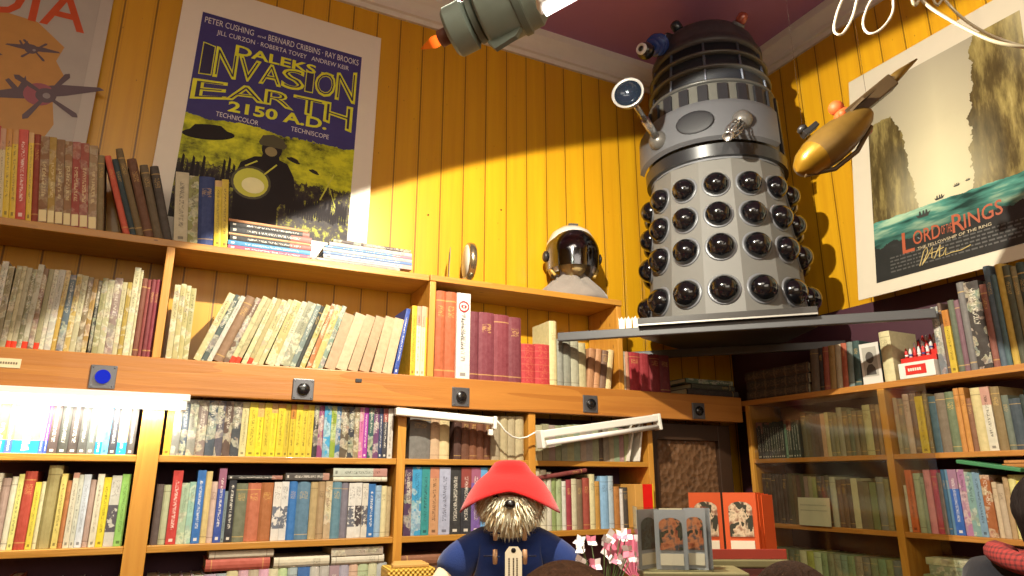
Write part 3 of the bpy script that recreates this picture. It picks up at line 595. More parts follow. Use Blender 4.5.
# picture: an anonymous armoured trooper with a glowing globe, saucers, a ruined skyline
mb = MB()
def saucer(cx, cz, s, rot):
    pts = []
    for k in range(24):
        a = 2*math.pi*k/24; x = math.cos(a)*.085*s; z = math.sin(a)*.022*s; z += .016*s if (math.sin(a) > .3 and abs(x) < .05*s) else 0
        c, sn = math.cos(rot), math.sin(rot); pts.append((cx+x*c-z*sn, cz+x*sn+z*c))
    mb.flat(pts, -.0016, 0)
saucer(-.225, .475, 1.05, .18); saucer(.08, .44, .32, -.3); saucer(.03, .50, .25, -.2); saucer(.16, .41, .25, -.3)
def blob(cx, cz, rx, rz, m, y, n=20): mb.flat([(cx+rx*math.cos(2*math.pi*k/n), cz+rz*math.sin(2*math.pi*k/n)) for k in range(n)], y, m)
mb.flat([(-.115, .23), (-.12, .33), (-.105, .39), (-.06, .425), (-.035, .43), (-.03, .45), (.025, .45), (.03, .43), (.06, .42), (.088, .37), (.1, .30), (.085, .255), (.05, .25), (.04, .23), (.045, .15), (-.11, .15)], -.0017, 0)
blob(-.002, .468, .037, .042, 0, -.0018); mb.flat([(-.045, .478), (.042, .478), (.05, .49), (.035, .52), (-.002, .532), (-.04, .52), (-.052, .49)], -.0019, 3)
blob(-.004, .458, .022, .020, 4, -.002)
blob(-.06, .315, .07, .067, 3, -.002); blob(-.06, .315, .061, .058, 1, -.0022); blob(-.052, .305, .04, .032, 2, -.0024)
for k in range(26):
    x = .07+k*.0088; h = .05+.05*random.random(); z = .2+random.random()*.02
    mb.flat([(x, z), (x+.006, z), (x+.0085, z+h*.7), (x+.006, z+h), (x+.001, z+h*.95), (x-.002, z+h*.6)], -.0016-.00001*k, 0)
for k in range(12):
    x = X0+.01+k*.017; h = .03+.09*random.random()
    mb.flat([(x, .28), (x+.014, .28), (x+.012, .28+h), (x+.004, .28+h*1.1)], -.0015, 0)
for (a, b, c, d) in ((.19, .3, .235, .42), (.25, .28, .21, .39), (-.02, .36, .02, .41), (-.09, .38, -.05, .41)):
    e = .004; mb.flat([(a, b), (a+e, b-e), (c+e, d-e), (c, d)], -.0021, 1)
mb.build('battle_picture', [DK, plain('c8c838', .5), GLOW, plain('4a4420', .5), plain('8c7c4c', .5)], bp, fix=False)
# --- aeroplane poster on the far left
def plane_print():
    t = NT('aeroplane_print'); g = t.sep(t.coord('Generated')); o = t.coord('Object'); n = t.noise(o, 7, 5)
    col = t.mix(n, hx('a49c94'), hx('beb6ac')); return t.bsdf(col, .25, coat=.3)
M = Matrix.Translation((-.815, 2.517, 2.2935)) @ Matrix.Rotation(-math.atan2(.055, 1.2), 4, 'X')
ap = poster_frame('film_poster', 'grey poster with orange lettering and propeller aeroplanes, far left', M)
MB().bbox(-.46, .475, 0, .004, 0, 1.18, .001).build('mount', plain('b8aea4', .5, var=.03), ap)
MB().box(-.43, .437, -.0012, -.0004, .05, 1.15).build('print', plane_print(), ap)
mb = MB(); TAN = plain('b88440', .5); RED = plain('96505a', .5); GREYD = plain('5c4a50', .5); ORG = plain('c24a1a', .5)
mb.flat([(-.1, .74), (.1, .79), (.27, .775), (.36, .70), (.345, .64), (.375, .59), (.36, .48), (.375, .40), (.34, .3), (.25, .22), (.05, .2), (-.2, .3)], -.0015, 0)
def prop_plane(cx, cz, s, ang, red):
    def P(x, z):
        c, q = math.cos(ang), math.sin(ang); return (cx+s*(x*c-z*q), cz+s*(x*q+z*c))
    mb.flat([P(-.28, .03), P(-.1, .05), P(.1, .05), P(.28, .02), P(.3, -.0), P(.1, -.02), P(-.1, -.02), P(-.3, .01)], -.0017, 2)
    mb.flat([P(-.06, .12), P(-.11, .05), P(-.14, .11), P(-.16, .10), P(-.12, .0), P(-.07, .02)], -.0018, 2)
    mb.flat([P(.075*math.cos(k*.3142)-.02, .07*math.sin(k*.3142)) for k in range(20)], -.0019, 1 if red else 2)
    mb.flat([P(.05*math.cos(k*.3142)+.01, .046*math.sin(k*.3142)-.01) for k in range(20)], -.0021, 2)
    mb.flat([P(.018*math.cos(k*.3142)+.012, .018*math.sin(k*.3142)-.012) for k in range(20)], -.0023, 4)
    for a in (.75, 2.3, 3.9, 5.4):
        w = .016; d = (math.cos(a), math.sin(a)); nx = (-d[1], d[0])
        mb.flat([P(.012+d[0]*.02+nx[0]*w*.5, -.012+d[1]*.02+nx[1]*w*.5), P(.012+d[0]*.17+nx[0]*w, -.012+d[1]*.17+nx[1]*w), P(.012+d[0]*.19, -.012+d[1]*.19), P(.012+d[0]*.17-nx[0]*w, -.012+d[1]*.17-nx[1]*w), P(.012+d[0]*.02-nx[0]*w*.5, -.012+d[1]*.02-nx[1]*w*.5)], -.0022, 2)
prop_plane(.33, .505, .6, .35, True); prop_plane(.275, .665, .26, .1, False); prop_plane(.11, .60, .3, .2, True)
mb.build('aeroplane_picture', [TAN, RED, GREYD, ORG, plain('8a8080', .4)], ap, fix=False)
mb = MB(); fitted('DIA', .10, .405, .775, .92, mb, 0, -.002, offset=.01); mb.build('title_lettering', [ORG], ap, fix=False)
# --- cliff poster on the right wall
def cliff_mat():
    t = NT('river_gorge_print'); g = t.sep(t.coord('Generated')); o = t.coord('Object'); x, z = g[0], g[2]
    n = t.noise(t.mapv(o, (14, 14, 3)), 1, 6, .65); n2 = t.noise(t.mapv(o, (16, 16, 16)), 1, 6, .6); n3 = t.noise(t.mapv(o, (5, 5, 26)), 1, 4)
    d = t.math('ABSOLUTE', t.math('SUBTRACT', x, .47))
    sky = t.mix(t.math('MULTIPLY', d, 1.6), hx('c8be9c'), hx('7c7464')); sky = t.mix(t.math('MULTIPLY', t.math('SUBTRACT', z, .55), 1.2), sky, hx('746e6a')); sky = t.mix(t.math('MULTIPLY', n2, .25), sky, hx('9c9276'))
    rock = t.ramp(n, [(.32, hx('241c0e')), (.48, hx('55482a')), (.6, hx('8c7c4a')), (.72, hx('b0a068'))])
    # two gorge walls that step back towards the light
    wl = t.math('ADD', t.math('MULTIPLY_ADD', t.math('POWER', t.math('ABSOLUTE', t.math('SUBTRACT', z, .26)), 1.4), -.28, .31), t.math('MULTIPLY', t.math('SUBTRACT', n2, .5), .12))
    lm = t.math('MULTIPLY', t.math('LESS_THAN', x, wl), t.math('LESS_THAN', z, t.math('MULTIPLY_ADD', t.math('SUBTRACT', n, .5), .12, .80)))
    wr = t.math('ADD', t.math('MULTIPLY_ADD', z, .12, .60), t.math('MULTIPLY', t.math('SUBTRACT', n2, .5), .14))
    col = t.mix(t.math('MAXIMUM', lm, t.math('GREATER_THAN', x, wr)), sky, rock)
    mist = t.math('MULTIPLY', t.math('SUBTRACT', 1, t.math('MULTIPLY', d, 2.6)), t.math('SUBTRACT', 1, t.math('MULTIPLY', t.math('ABSOLUTE', t.math('SUBTRACT', z, .36)), 3.2)))
    col = t.mix(t.math('MULTIPLY', t.math('MAXIMUM', mist, 0), .8), col, hx('d0c8a4'))
    water = t.ramp(n3, [(.35, hx('1c3a34')), (.5, hx('4c8a7c')), (.62, hx('a8c4a4'))]); water = t.mix(t.math('MULTIPLY', t.math('SUBTRACT', .3, z), 5), water, hx('1c201c'))
    col = t.mix(t.math('LESS_THAN', z, t.math('MULTIPLY_ADD', n2, .03, .275)), col, water)
    col = t.mix(t.math('LESS_THAN', z, t.math('MULTIPLY_ADD', n2, .1, .12)), col, hx('2a2a28'))
    return t.bsdf(col, .25, coat=.3)
lean = math.atan2(2.525-2.39, 1.0)
M = Matrix.Translation((2.389, 1.35, 2.231)) @ Matrix.Rotation(R(-90), 4, 'Z') @ Matrix.Rotation(-lean, 4, 'X')
lp = poster_frame('film_poster', 'fantasy film poster of a misty river gorge with orange title, right wall', M)
MB().bbox(-.385, .385, 0, .004, 0, 1.015, .001).build('mount', plain('c4b9a4', .6, var=.03), lp)
MB().box(-.302, .30, -.0012, -.0004, .05, .912).build('print', cliff_mat(), lp)
mb = MB()
def arch(u): return math.sin(math.pi*u)
fitted('L', -.187, -.141, .137, .22, mb, 0, -.002, offset=.005); fitted('ORD', -.144, -.042, .158, .212, mb, 0, -.002, offset=.005)
fitted('OF THE', -.038, .0, .166, .2, mb, 0, -.002); fitted('R', .002, .043, .158, .226, mb, 0, -.002, offset=.005); fitted('INGS', .043, .17, .166, .22, mb, 0, -.002, offset=.005, warp=lambda u: (.162+.012*u, .216+.012*u))
mb.build('title_lettering', [plain('9a4826', .5)], lp, fix=False)
mb = MB(); fitted('THE FELLOWSHIP OF THE RING', -.13, .13, .137, .148, mb, 0, -.002, warp=lambda u: (.134+.010*u, .145+.010*u)); mb.build('subtitle_lettering', [plain('b8a888', .5)], lp, fix=False)
mb = MB()
for k in range(5):                                    # the unreadable credit block at the foot
    x = -.24
    while x < .22:
        w = random.uniform(.006, .022); z = .075+k*.014
        mb.flat([(x, z), (x+w, z), (x+w, z+.006), (x, z+.006)], -.0018, 0); x += w+.005
mb.build('credit_block', [plain('44423e', .5)], lp, fix=False)
mb = MB()
def scrib(pts, r=.0016): mb.tube([(a*.8-.07, -.003, b*.9-.02) for a, b in pts], r, 5, 0)
scrib([(-.07, .10), (-.045, .16), (-.03, .172), (-.028, .15), (-.05, .115), (-.06, .10), (-.03, .13), (-.005, .165), (-.012, .12), (.0, .115), (.02, .15), (.03, .165), (.022, .115), (.04, .12), (.055, .145), (.05, .115), (.075, .12), (.12, .118), (.16, .128)])
scrib([(-.02, .14), (.01, .142), (.045, .15)])
mb.build('ink_signature', [plain('c8b070', .4)], lp, fix=False)
mb = MB()
def boat(cx, cz, s):
    mb.flat([(cx-.045*s, cz+.012*s), (cx-.03*s, cz-.012*s), (cx+.03*s, cz-.012*s), (cx+.05*s, cz+.018*s), (cx+.02*s, cz+.006*s), (cx-.02*s, cz+.004*s)], -.0016, 0)
    for q in (-.018, .004, .022): mb.flat([(cx+q*s-.008*s, cz), (cx+q*s+.008*s, cz), (cx+q*s+.005*s, cz+.03*s), (cx+q*s-.004*s, cz+.032*s)], -.0017, 0)
boat(-.10, .265, .62); boat(-.035, .31, .42); boat(.03, .335, .28); boat(.07, .34, .2)
mb.build('boat_picture', [plain('2a2a24', .5)], lp, fix=False)
# ------------------------------------------------------------------ the robot prop
PHI = R(-57.3)
rob = thing('robot_prop', 'tall grey domed robot prop studded with black hemispheres on the corner shelf', 'robot', (RX, RY, RZ), (0, 0, PHI))
rob.scale = (1, 1, .98); bpy.context.view_layer.update()
GR = plain('686662', .6, .0, var=.05, coat=.0); GRD = plain('6e6f74', .35, .1, var=.06); BLK = plain('121214', .25, .0, coat=.5); CHAR = plain('222226', .4, var=.1); SIL = plain('b0aeac', .25, .85); DOME = plain('3a383e', .45, .1, var=.06)
NV = 14
def ring(ax, fb, bb, off=0):          # lateral half width, front and back reach; front is -y
    out = []
    for k in range(NV):
        a = 2*math.pi*k/NV; x = math.sin(a)*ax; c = math.cos(a); y = -c*(fb if c > 0 else bb); out.append((x, y))
    return out
def loft(mb, r0, z0, r1, z1, m=0):
    n = len(r0); v = [(x, y, z0) for x, y in r0]+[(x, y, z1) for x, y in r1]
    mb.add(v, [(i, (i+1) % n, n+(i+1) % n, n+i) for i in range(n)], m)
def lidded(mb, r, z, m=0, down=False): mb.add([(x, y, z) for x, y in r], [list(range(len(r)))], m)
SKB, SKT = ring(.326, .345, .32), ring(.284, .284, .28)
mb = MB(); mb.prism([(p.x, p.y) for p in BASEPOLY], 2.1165, 2.1462); bs = mb.build('base', plain('2e2a27', .3, .1, coat=.2), None); bs.parent = rob; bs.matrix_parent_inverse = (Matrix.Translation((RX, RY, RZ)) @ Matrix.Rotation(PHI, 4, 'Z') @ Matrix.Diagonal((1, 1, .98, 1))).inverted()
e0, e1 = BASEPOLY[0], BASEPOLY[1]; mb = MB(); q = [e0-aw*.0005, e1-aw*.0005, e1-aw*.003, e0-aw*.003]; mb.prism([(p.x, p.y) for p in q], 2.1165, 2.1225); es = mb.build('edge_strip', plain('a8a49c', .3, .5), bs)
mb = MB(); z0, z1 = .0365, .705; loft(mb, SKB, z0, SKT, z1); lidded(mb, SKB, z0); lidded(mb, SKT, z1)
mb.build('skirt', GR, rob)
# four hemispheres on each panel
hm = None
for k in range(NV):
    for j in range(4):
        f = ((.136, .315, .455, .59)[j]-z0)/(z1-z0)
        def P(i, f): return Vector((SKB[i % NV][0]*(1-f)+SKT[i % NV][0]*f, SKB[i % NV][1]*(1-f)+SKT[i % NV][1]*f, z0+(z1-z0)*f))
        c = (P(k, f)+P(k+1, f))/2
        n = (P(k+1, f)-P(k, f)).cross(P(k, f+.2)-P(k, f)).normalized()
        if n.dot(Vector((c.x, c.y, 0))) < 0: n = -n
        if hm is None:
            rr = .053; b = MB(); b.ball((0, 0, .004), rr, 0, 24, 8, half=True); b.lathe([(rr+.006, -.002), (rr+.007, .003), (rr+.003, .006), (rr-.002, .005)], 24, 1)
            hm = b.build('hemisphere', [plain('0e0e12', .12, .25, coat=.8), GRD], rob); o = hm
        else: o = hm.copy(); C.objects.link(o); o.parent = rob
        o.matrix_local = Matrix.Translation(c) @ n.to_track_quat('Z', 'Y').to_matrix().to_4x4() @ Matrix.Scale(1.05-.11*j/3, 4)
# waist: dark collar band, then the shoulders
def oval(ax, fb, bb, n=48): return [(math.sin(2*math.pi*k/n)*ax, -math.cos(2*math.pi*k/n)*(fb if math.cos(2*math.pi*k/n) > 0 else bb)) for k in range(n)]
mb = MB(); loft(mb, oval(.282, .282, .278), .7055, oval(.282, .282, .278), .72); lidded(mb, oval(.282, .282, .278), .7055); build_w = mb.build('waist', GRD, rob); shade_auto(build_w)
mb = MB(); A, B = oval(.30, .302, .292), oval(.303, .312, .295); loft(mb, A, .714, B, .762); lidded(mb, A, .714); lidded(mb, B, .762)
shade_auto(mb.build('belt', plain('26272b', .35, .2, coat=.3), rob))
mb = MB(); A, B = oval(.284, .284, .284), oval(.274, .274, .274); loft(mb, A, .7625, B, 1.065); lidded(mb, A, .7625); lidded(mb, B, 1.065); shade_auto(mb.build('shoulders', plain('55544f', .45), rob))
# upright dark slats round the shoulders, longer at the sides and back
sl = {}
for k in range(22):
    a = 2*math.pi*(k+.5)/22; front = math.cos(a) > .2
    zb = .92 if front else .78
    if front not in sl:
        h = 1.055-zb; b = MB(); b.bbox(-.021, .021, -.008, .004, 0, h, .002, 0); o = b.build('slat', CHAR, rob); sl[front] = o
    else: o = sl[front].copy(); C.objects.link(o); o.parent = rob
    rb = .284-.010*(zb-.7625)/.3025+.003; rt_ = .274+.003; tilt = math.atan2(rb-rt_, 1.055-zb)
    o.matrix_local = Matrix.Rotation(a, 4, 'Z') @ Matrix.Translation((0, -rb-.002, zb)) @ Matrix.Rotation(-tilt, 4, 'X')
# front armour box that carries the arms
mb = MB(); n = 25; prof = []
for z, e in ((.764, .030), (.776, .048), (.92, .046), (.953, .026), (.959, .008)):
    prof.append([(math.sin(t)*(.276+e), -math.cos(t)*(.276+e)-.008, z+.012*math.cos(t)) for t in [R(-68+136*i/(n-1)) for i in range(n)]])
v = [p for r_ in prof for p in r_]; f = [(i*n+k, i*n+k+1, (i+1)*n+k+1, (i+1)*n+k) for i in range(len(prof)-1) for k in range(n-1)]
f += [tuple(i*n for i in range(len(prof))), tuple(i*n+n-1 for i in range(len(prof)))]
mb.add(v, f); bx_ = shade_auto(mb.build('armour_box', plain('56575b', .42, .0, var=.05), rob), 35)
def on_front(ang, z, out): return Vector((math.sin(ang)*out, -math.cos(ang)*out-.008, z))
c = on_front(R(2), .862, .3245); mb = MB(); mb.ball((0, 0, 0), .078, 0, 28, 10, (1, .10, .66)); o = mb.build('oval_grille', plain('232327', .6, .2, var=.4, scale=300), rob); o.matrix_local = Matrix.Translation(c) @ Matrix.Rotation(R(2), 4, 'Z')
def look(p, d): return Matrix.Translation(p) @ Vector(d).normalized().to_track_quat('Z', 'Y').to_matrix().to_4x4()
# sucker arm (viewer's left)
c = on_front(R(-29), .842, .322)
mb = MB(); mb.ball(c, .042, 0); arm = mb.build('sucker_arm', [plain('5c5955', .35, .3), SIL], rob)
e = Vector((-.163, -.585, .895)); d = (e-c).normalized()
mb = MB(); mb.tube([c+d*.03, c+d*.16], .017, 14); mb.tube([c+d*.15, e], .012, 12); mb.build('rod', SIL, arm)
mb = MB(); mb.lathe([(.012, 0), (.034, .006), (.056, .02), (.064, .046), (.0635, .05), (.055, .048), (.046, .026), (.02, .014), (.001, .012)], 32, 0, look(e, d+Vector((.12, 0, -.2))), cap=False); cup = mb.build('sucker_cup', plain('8a8682', .3, .3, coat=.3), arm); mb = MB(); mb.lathe([(.053, .047), (.045, .030), (.02, .017), (.001, .015)], 32, 0, look(e, d+Vector((.12, 0, -.2))), cap=False); mb.build('cup_lining', plain('1c2430', .12, .4, coat=.5), cup)
# gun (viewer's right)
c = on_front(R(35), .852, .322)
mb = MB(); mb.ball(c, .042, 0); gun = mb.build('gun_stick', plain('6c6966', .3, .4), rob)
d = Vector((-.03, -.17, -.15)).normalized()
mb = MB(); mb.tube([c+d*.03, c+d*.2], .009, 10); mb.build('barrel', SIL, gun)
Q = look(c, d)
for k in range(8):
    t = 2*math.pi*k/8; pts = [Q @ Vector((math.cos(t)*r_, math.sin(t)*r_, z)) for r_, z in ((.012, .045), (.026, .065), (.028, .12), (.024, .165), (.012, .185))]
    mb = MB(); mb.tube(pts, .003, 6); mb.build('cage_rod', SIL, gun)
mb = MB(); mb.lathe([(.017, .19), (.02, .192), (.02, .215), (.016, .215), (.012, .2), (.001, .2)], 16, 0, Q, cap=False); mb.build('muzzle', SIL, gun)
# neck: dark mesh drum, three pale rings, uprights
mb = MB(); mb.lathe([(.256, 1.066), (.234, 1.29)], 48, 0); mb.build('neck_mesh', plain('181c26', .55, .1, var=.35, scale=200), rob)
RG = plain('4e4d4b', .35, .15)
for r_, z in ((.279, 1.078), (.272, 1.155), (.263, 1.230)):
    mb = MB(); mb.lathe([(r_-.022, z-.007), (r_-.004, z-.006), (r_, z), (r_-.004, z+.006), (r_-.022, z+.006)], 56, 0); mb.build('neck_ring', RG, rob)
st = None
for k in range(10):
    a = 2*math.pi*k/10
    if st is None: b = MB(); b.tube([(0, -.259, 1.068), (0, -.238, 1.288)], .0055, 8); st = b.build('neck_strut', plain('5a6070', .4, .2), rob); o = st
    else: o = st.copy(); C.objects.link(o); o.parent = rob
    o.matrix_local = Matrix.Rotation(a+.2, 4, 'Z')
# dome with lamps and eye
mb = MB(); mb.lathe([(.22, 1.2905), (.246, 1.292), (.247, 1.322), (.236, 1.328), (.232, 1.355), (.217, 1.40), (.182, 1.445), (.125, 1.478), (.05, 1.492), (.001, 1.494)], 56, 0, cap=False); dome = mb.build('dome', DOME, rob)
def outw(x, y, k=.9): return Vector((x, y, k*math.hypot(x, y)))
for (x, y, z), m in (((-.072, -.128, 1.458), plain('20303c', .2, .1, coat=.6)), ((.176, -.09, 1.425), plain('9a4a3c', .2, .1, coat=.6))):
    b = MB(); T = look((x, y, z), outw(x, y))
    b.lathe([(.03, -.004), (.03, .008), (.025, .010)], 20, 1, T); b.lathe([(.023, .010), (.025, .024), (.024, .046), (.016, .056), (.001, .06)], 20, 0, T)
    b.build('dome_lamp', [m, GRD], rob)
c = Vector((-.125, -.175, 1.405)); e = Vector((-.178, -.325, 1.275)); d = (e-c).normalized(); Ld = (e-c).length
mb = MB(); mb.bbox(-.028, .028, -.235, -.18, 1.365, 1.425, .006, 0, Matrix.Rotation(R(-35), 4, 'Z')); eye = mb.build('eye_stalk', CHAR, rob)
mb = MB(); mb.tube([c, e], .013, 12); mb.build('rod', plain('3a3a40', .35, .3), eye)
for q, r_ in ((.052, .036), (.074, .048), (.096, .052), (.118, .048), (.14, .036)):
    mb = MB(); mb.lathe([(.013, -.005), (r_-.003, -.005), (r_, 0), (r_-.003, .005), (.013, .005)], 28, 0, look(c+d*q, d), cap=False); mb.build('eye_disc', plain('1c3c86', .2, .1, coat=.5), eye)
mb = MB(); mb.ball(e, .038, 0, 28, 16); mb.build('eyeball', BLK, eye)
d = (Vector((-.28, -.95, -.12))).normalized()
mb = MB(); mb.lathe([(.026, .027), (.025, .036), (.018, .040), (.013, .036), (.013, .03)], 24, 0, look(e, d), cap=False); mb.build('iris_ring', plain('d8d8dc', .3), eye)
mb = MB(); mb.lathe([(.0125, .029), (.012, .038), (.001, .039)], 18, 0, look(e, d)); mb.build('pupil', BLK, eye)
# ------------------------------------------------------------------ skinned figures
def skin(name, verts, edges, rad, mats, parent=None, sub=2, M=None, root=0):
    me = bpy.data.meshes.new(name); me.from_pydata([tuple((M @ Vector(v)) if M is not None else v) for v in verts], edges, [])
    o = bpy.data.objects.new(name, me); C.objects.link(o)
    md = o.modifiers.new('skin', 'SKIN'); md.use_smooth_shade = True
    for i, d in enumerate(me.skin_vertices[0].data):
        r_ = rad[i]; d.radius = r_ if isinstance(r_, tuple) else (r_, r_); d.use_root = (i == root)
    s = o.modifiers.new('sub', 'SUBSURF'); s.levels = s.render_levels = sub
    bpy.context.view_layer.update(); dg = bpy.context.evaluated_depsgraph_get()
    nm = bpy.data.meshes.new_from_object(o.evaluated_get(dg)); o.modifiers.clear(); o.data = nm; bpy.data.meshes.remove(me); nm.name = name
    nm.materials.clear(); nm.materials.append(mats)
    for p in nm.polygons: p.use_smooth = True; p.material_index = 0
    if parent: o.parent = parent
    return o
def ellipsoid_head(mb, c, rx, ry, rz, m=0): mb.ball(c, 1, m, 28, 18, (rx, ry, rz))
def fabric(h, sc=350):
    t = NT('fabric_'+h); o = t.coord('Object'); n = t.noise(o, sc, 3); n2 = t.noise(o, 12, 3)
    c = hx(h); col = t.mix(n2, tuple(q*.8 for q in c[:3])+(1,), tuple(min(1, q*1.15) for q in c[:3])+(1,)); col = t.mix(t.math('MULTIPLY', n, .25), col, tuple(q*.5 for q in c[:3])+(1,))
    m = t.bsdf(col, .9, 0, n, .2, spec=.2); m.node_tree.nodes['Principled BSDF'].inputs['Sheen Weight'].default_value = .25 if 'Principled BSDF' in m.node_tree.nodes else 0; return m
# ------------------------------------------------------------------ display furniture in front of the shelves
cab = thing('display_cabinet', 'low wooden display cabinet carrying the bear and the card racks', 'cabinet', (1.05, 1.5, 0))
WD = wood('cabinet_wood', '5a3218', '96602e', 'x')
for nm, x0, x1, y0, y1, z0, z1 in (('top_board', -.5, .5, -.34, .34, 1.09, 1.12), ('side_panel', -.48, -.45, -.32, .32, 0, 1.0895), ('side_panel', .45, .48, -.32, .32, 0, 1.0895), ('front_panel', -.4495, .4495, -.32, -.29, 0, 1.0895), ('back_panel', -.4495, .4495, .29, .32, 0, 1.0895)):
    MB().bbox(x0, x1, y0, y1, z0, z1, .003).build(nm, WD, cab)
cab.location = (1.0, 1.46, 0); cab.rotation_euler = (0, 0, R(-28))
# ------------------------------------------------------------------ bear
bc = at_d(510, 500, 1.8); BXY = (bc.x, bc.y)
fa = math.atan2(-bc.x, bc.y)                           # rotation that turns -y towards the camera
bear = thing('teddy_bear', 'plush teddy bear in a red felt hat and navy duffle coat', 'teddy bear', (bc.x, bc.y, 1.121), (0, 0, fa))
BZ = lambda z: z-1.121
FUR = plain('dccbaa', .95, var=.15, scale=90); NAVY = fabric('1c3068'); REDF = fabric('c21414')
V = [(0, 0, BZ(1.19)), (0, 0, BZ(1.30)), (0, 0, BZ(1.40)), (0, 0, BZ(1.445)), (0, -.005, BZ(1.49)), (0, -.0, BZ(1.525)),
     (-.07, 0, BZ(1.41)), (-.125, -.02, BZ(1.37)), (-.17, -.05, BZ(1.305)), (-.18, -.075, BZ(1.265)),
     (.07, 0, BZ(1.41)), (.125, -.02, BZ(1.37)), (.17, -.05, BZ(1.305)), (.18, -.075, BZ(1.265)),
     (-.06, -.05, BZ(1.18)), (-.075, -.16, BZ(1.172)), (-.08, -.21, BZ(1.195)), (.06, -.05, BZ(1.18)), (.075, -.16, BZ(1.172)), (.08, -.21, BZ(1.195))]
E_ = [(0, 1), (1, 2), (2, 3), (3, 4), (4, 5), (2, 6), (6, 7), (7, 8), (8, 9), (2, 10), (10, 11), (11, 12), (12, 13), (0, 14), (14, 15), (15, 16), (0, 17), (17, 18), (18, 19)]
rad = [(.085, .075), (.09, .075), (.068, .058), .045, (.06, .055), (.05, .05), .032, .03, .03, .03, .032, .03, .03, .03, .052, .046, .045, .052, .046, .045]
skin('body', V, E_, rad, FUR, bear, 2)
CV = [(0, .0, BZ(1.225)), (0, 0, BZ(1.30)), (0, 0, BZ(1.385)), (0, 0, BZ(1.438)), (-.075, 0, BZ(1.405)), (-.122, -.015, BZ(1.37)), (-.155, -.04, BZ(1.322)), (.075, 0, BZ(1.405)), (.122, -.015, BZ(1.37)), (.155, -.04, BZ(1.322))]
skin('coat', CV, [(0, 1), (1, 2), (2, 3), (2, 4), (4, 5), (5, 6), (2, 7), (7, 8), (8, 9)], [(.118, .105), (.112, .098), (.094, .08), .052, .052, .05, .05, .052, .05, .05], NAVY, bear, 2)
# shaggy face
mb = MB(); ellipsoid_head(mb, (0, -.02, BZ(1.497)), .083, .075, .068); ellipsoid_head(mb, (0, -.085, BZ(1.478)), .05, .04, .042)
hd = mb.build('face', FUR, bear)
FURS = plain('f4ead0', .9, var=.22, scale=160); FURT = plain('c4a87c', .9, var=.2, scale=160)
mb = MB(); rg = random.Random(3)
for k in range(2600):
    if rg.random() < .62:
        th, ph = rg.uniform(0, 2*math.pi), math.acos(rg.uniform(-.9, .75)); c0 = Vector((0, -.02, BZ(1.497))); s = (.076, .07, .055)
    else:
        th, ph = rg.uniform(0, 2*math.pi), math.acos(rg.uniform(-1, .8)); c0 = Vector((0, -.085, BZ(1.482))); s = (.05, .04, .042)
    d = Vector((math.sin(ph)*math.cos(th), math.sin(ph)*math.sin(th), math.cos(ph)))
    if d.y > .35: continue
    if c0.z+d.z*s[2] > BZ(1.522): continue
    p = c0+Vector((d.x*s[0], d.y*s[1], d.z*s[2])); n = Vector((d.x/s[0], d.y/s[1], d.z/s[2])).normalized()
    if (p-Vector((0, -.128, BZ(1.495)))).length < .016: continue
    down = Vector((p.x*3.0, -.25, -.9 if p.z < BZ(1.515) else -.2)).normalized(); dr = (n*.75+down*.8+Vector((rg.uniform(-.3, .3), rg.uniform(-.3, .3), rg.uniform(-.3, .3)))).normalized()
    L = rg.uniform(.014, .027)*(.55 if p.z > BZ(1.515) else 1); w = .0019; sd = dr.cross(n).normalized() if dr.cross(n).length > .01 else Vector((1, 0, 0))
    q1 = p+dr*L*.5; q2 = p+dr*L+Vector((0, 0, -L*.25))
    mb.add([p-sd*w, p+sd*w, q1+sd*w*.8, q1-sd*w*.8, q2], [(0, 1, 2, 3), (3, 2, 4)], 0 if rg.random() < .78 else 1)
mb.build('face_fur', [FURS, FURT], bear, fix=False)
mb = MB(); mb.ball((0, -.134, BZ(1.497)), 1, 0, 20, 12, (.0135, .010, .0105)); mb.build('nose', plain('120e0e', .3, coat=.4), bear)
for s in (-1, 1):
    mb = MB(); mb.ball((s*.034, -.092, BZ(1.512)), .007); mb.build('eye', plain('2a1a10', .15, coat=.6), bear)
    for z in (1.432, 1.382):
        mb = MB(); zz = z; mb.lathe([(.001, -.0165), (.005, -.0155), (.0062, 0), (.005, .0155), (.001, .0165)], 12, 0, Matrix.Translation((s*.034+.0, -.098-(1.432-z)*.30, BZ(zz)))); mb.build('toggle', plain('a8805c', .5), bear)
        mb = MB(); mb.tube([(s*.06, -.078-(1.432-z)*.3, BZ(zz)), (s*.04, -.097-(1.432-z)*.3, BZ(zz)+.002), (s*.022, -.104-(1.432-z)*.3, BZ(zz))], .002, 6); mb.build('toggle_cord', plain('1c2444', .7), bear)
# hat: soft crown and a wide brim that arches at the front and droops at both sides
mb = MB(); seg = 64; prof = [(.001, .068), (.024, .067), (.038, .062), (.047, .051), (.054, .040), (.066, .032), (.085, .025), (.105, .014), (.122, .002), (.128, -.003), (.127, -.006), (.120, -.003), (.104, .009), (.084, .019), (.064, .026), (.05, .034), (.043, .048), (.034, .056), (.001, .060)]
v = []
for i_, (r_, z) in enumerate(prof):
    for k in range(seg):
        a = 2*math.pi*k/seg; b = max(0, r_-.052)/.076; x, y = r_*math.cos(a), r_*math.sin(a)*.92
        droop = -.056*b**1.9*abs(math.cos(a))**1.5+.004*math.sin(2*a+.6)*b+.008*b*max(0, math.sin(a))
        v.append((x*(1-.03*b*abs(math.cos(a))), y-.012, BZ(1.532)+z+droop))
f = [(i*seg+k, i*seg+(k+1) % seg, (i+1)*seg+(k+1) % seg, (i+1)*seg+k) for i in range(len(prof)-1) for k in range(seg)]
f += [list(range(seg)), list(range((len(prof)-1)*seg, len(prof)*seg))]
mb.add(v, f, 0, True); mb.build('felt_hat', REDF, bear)
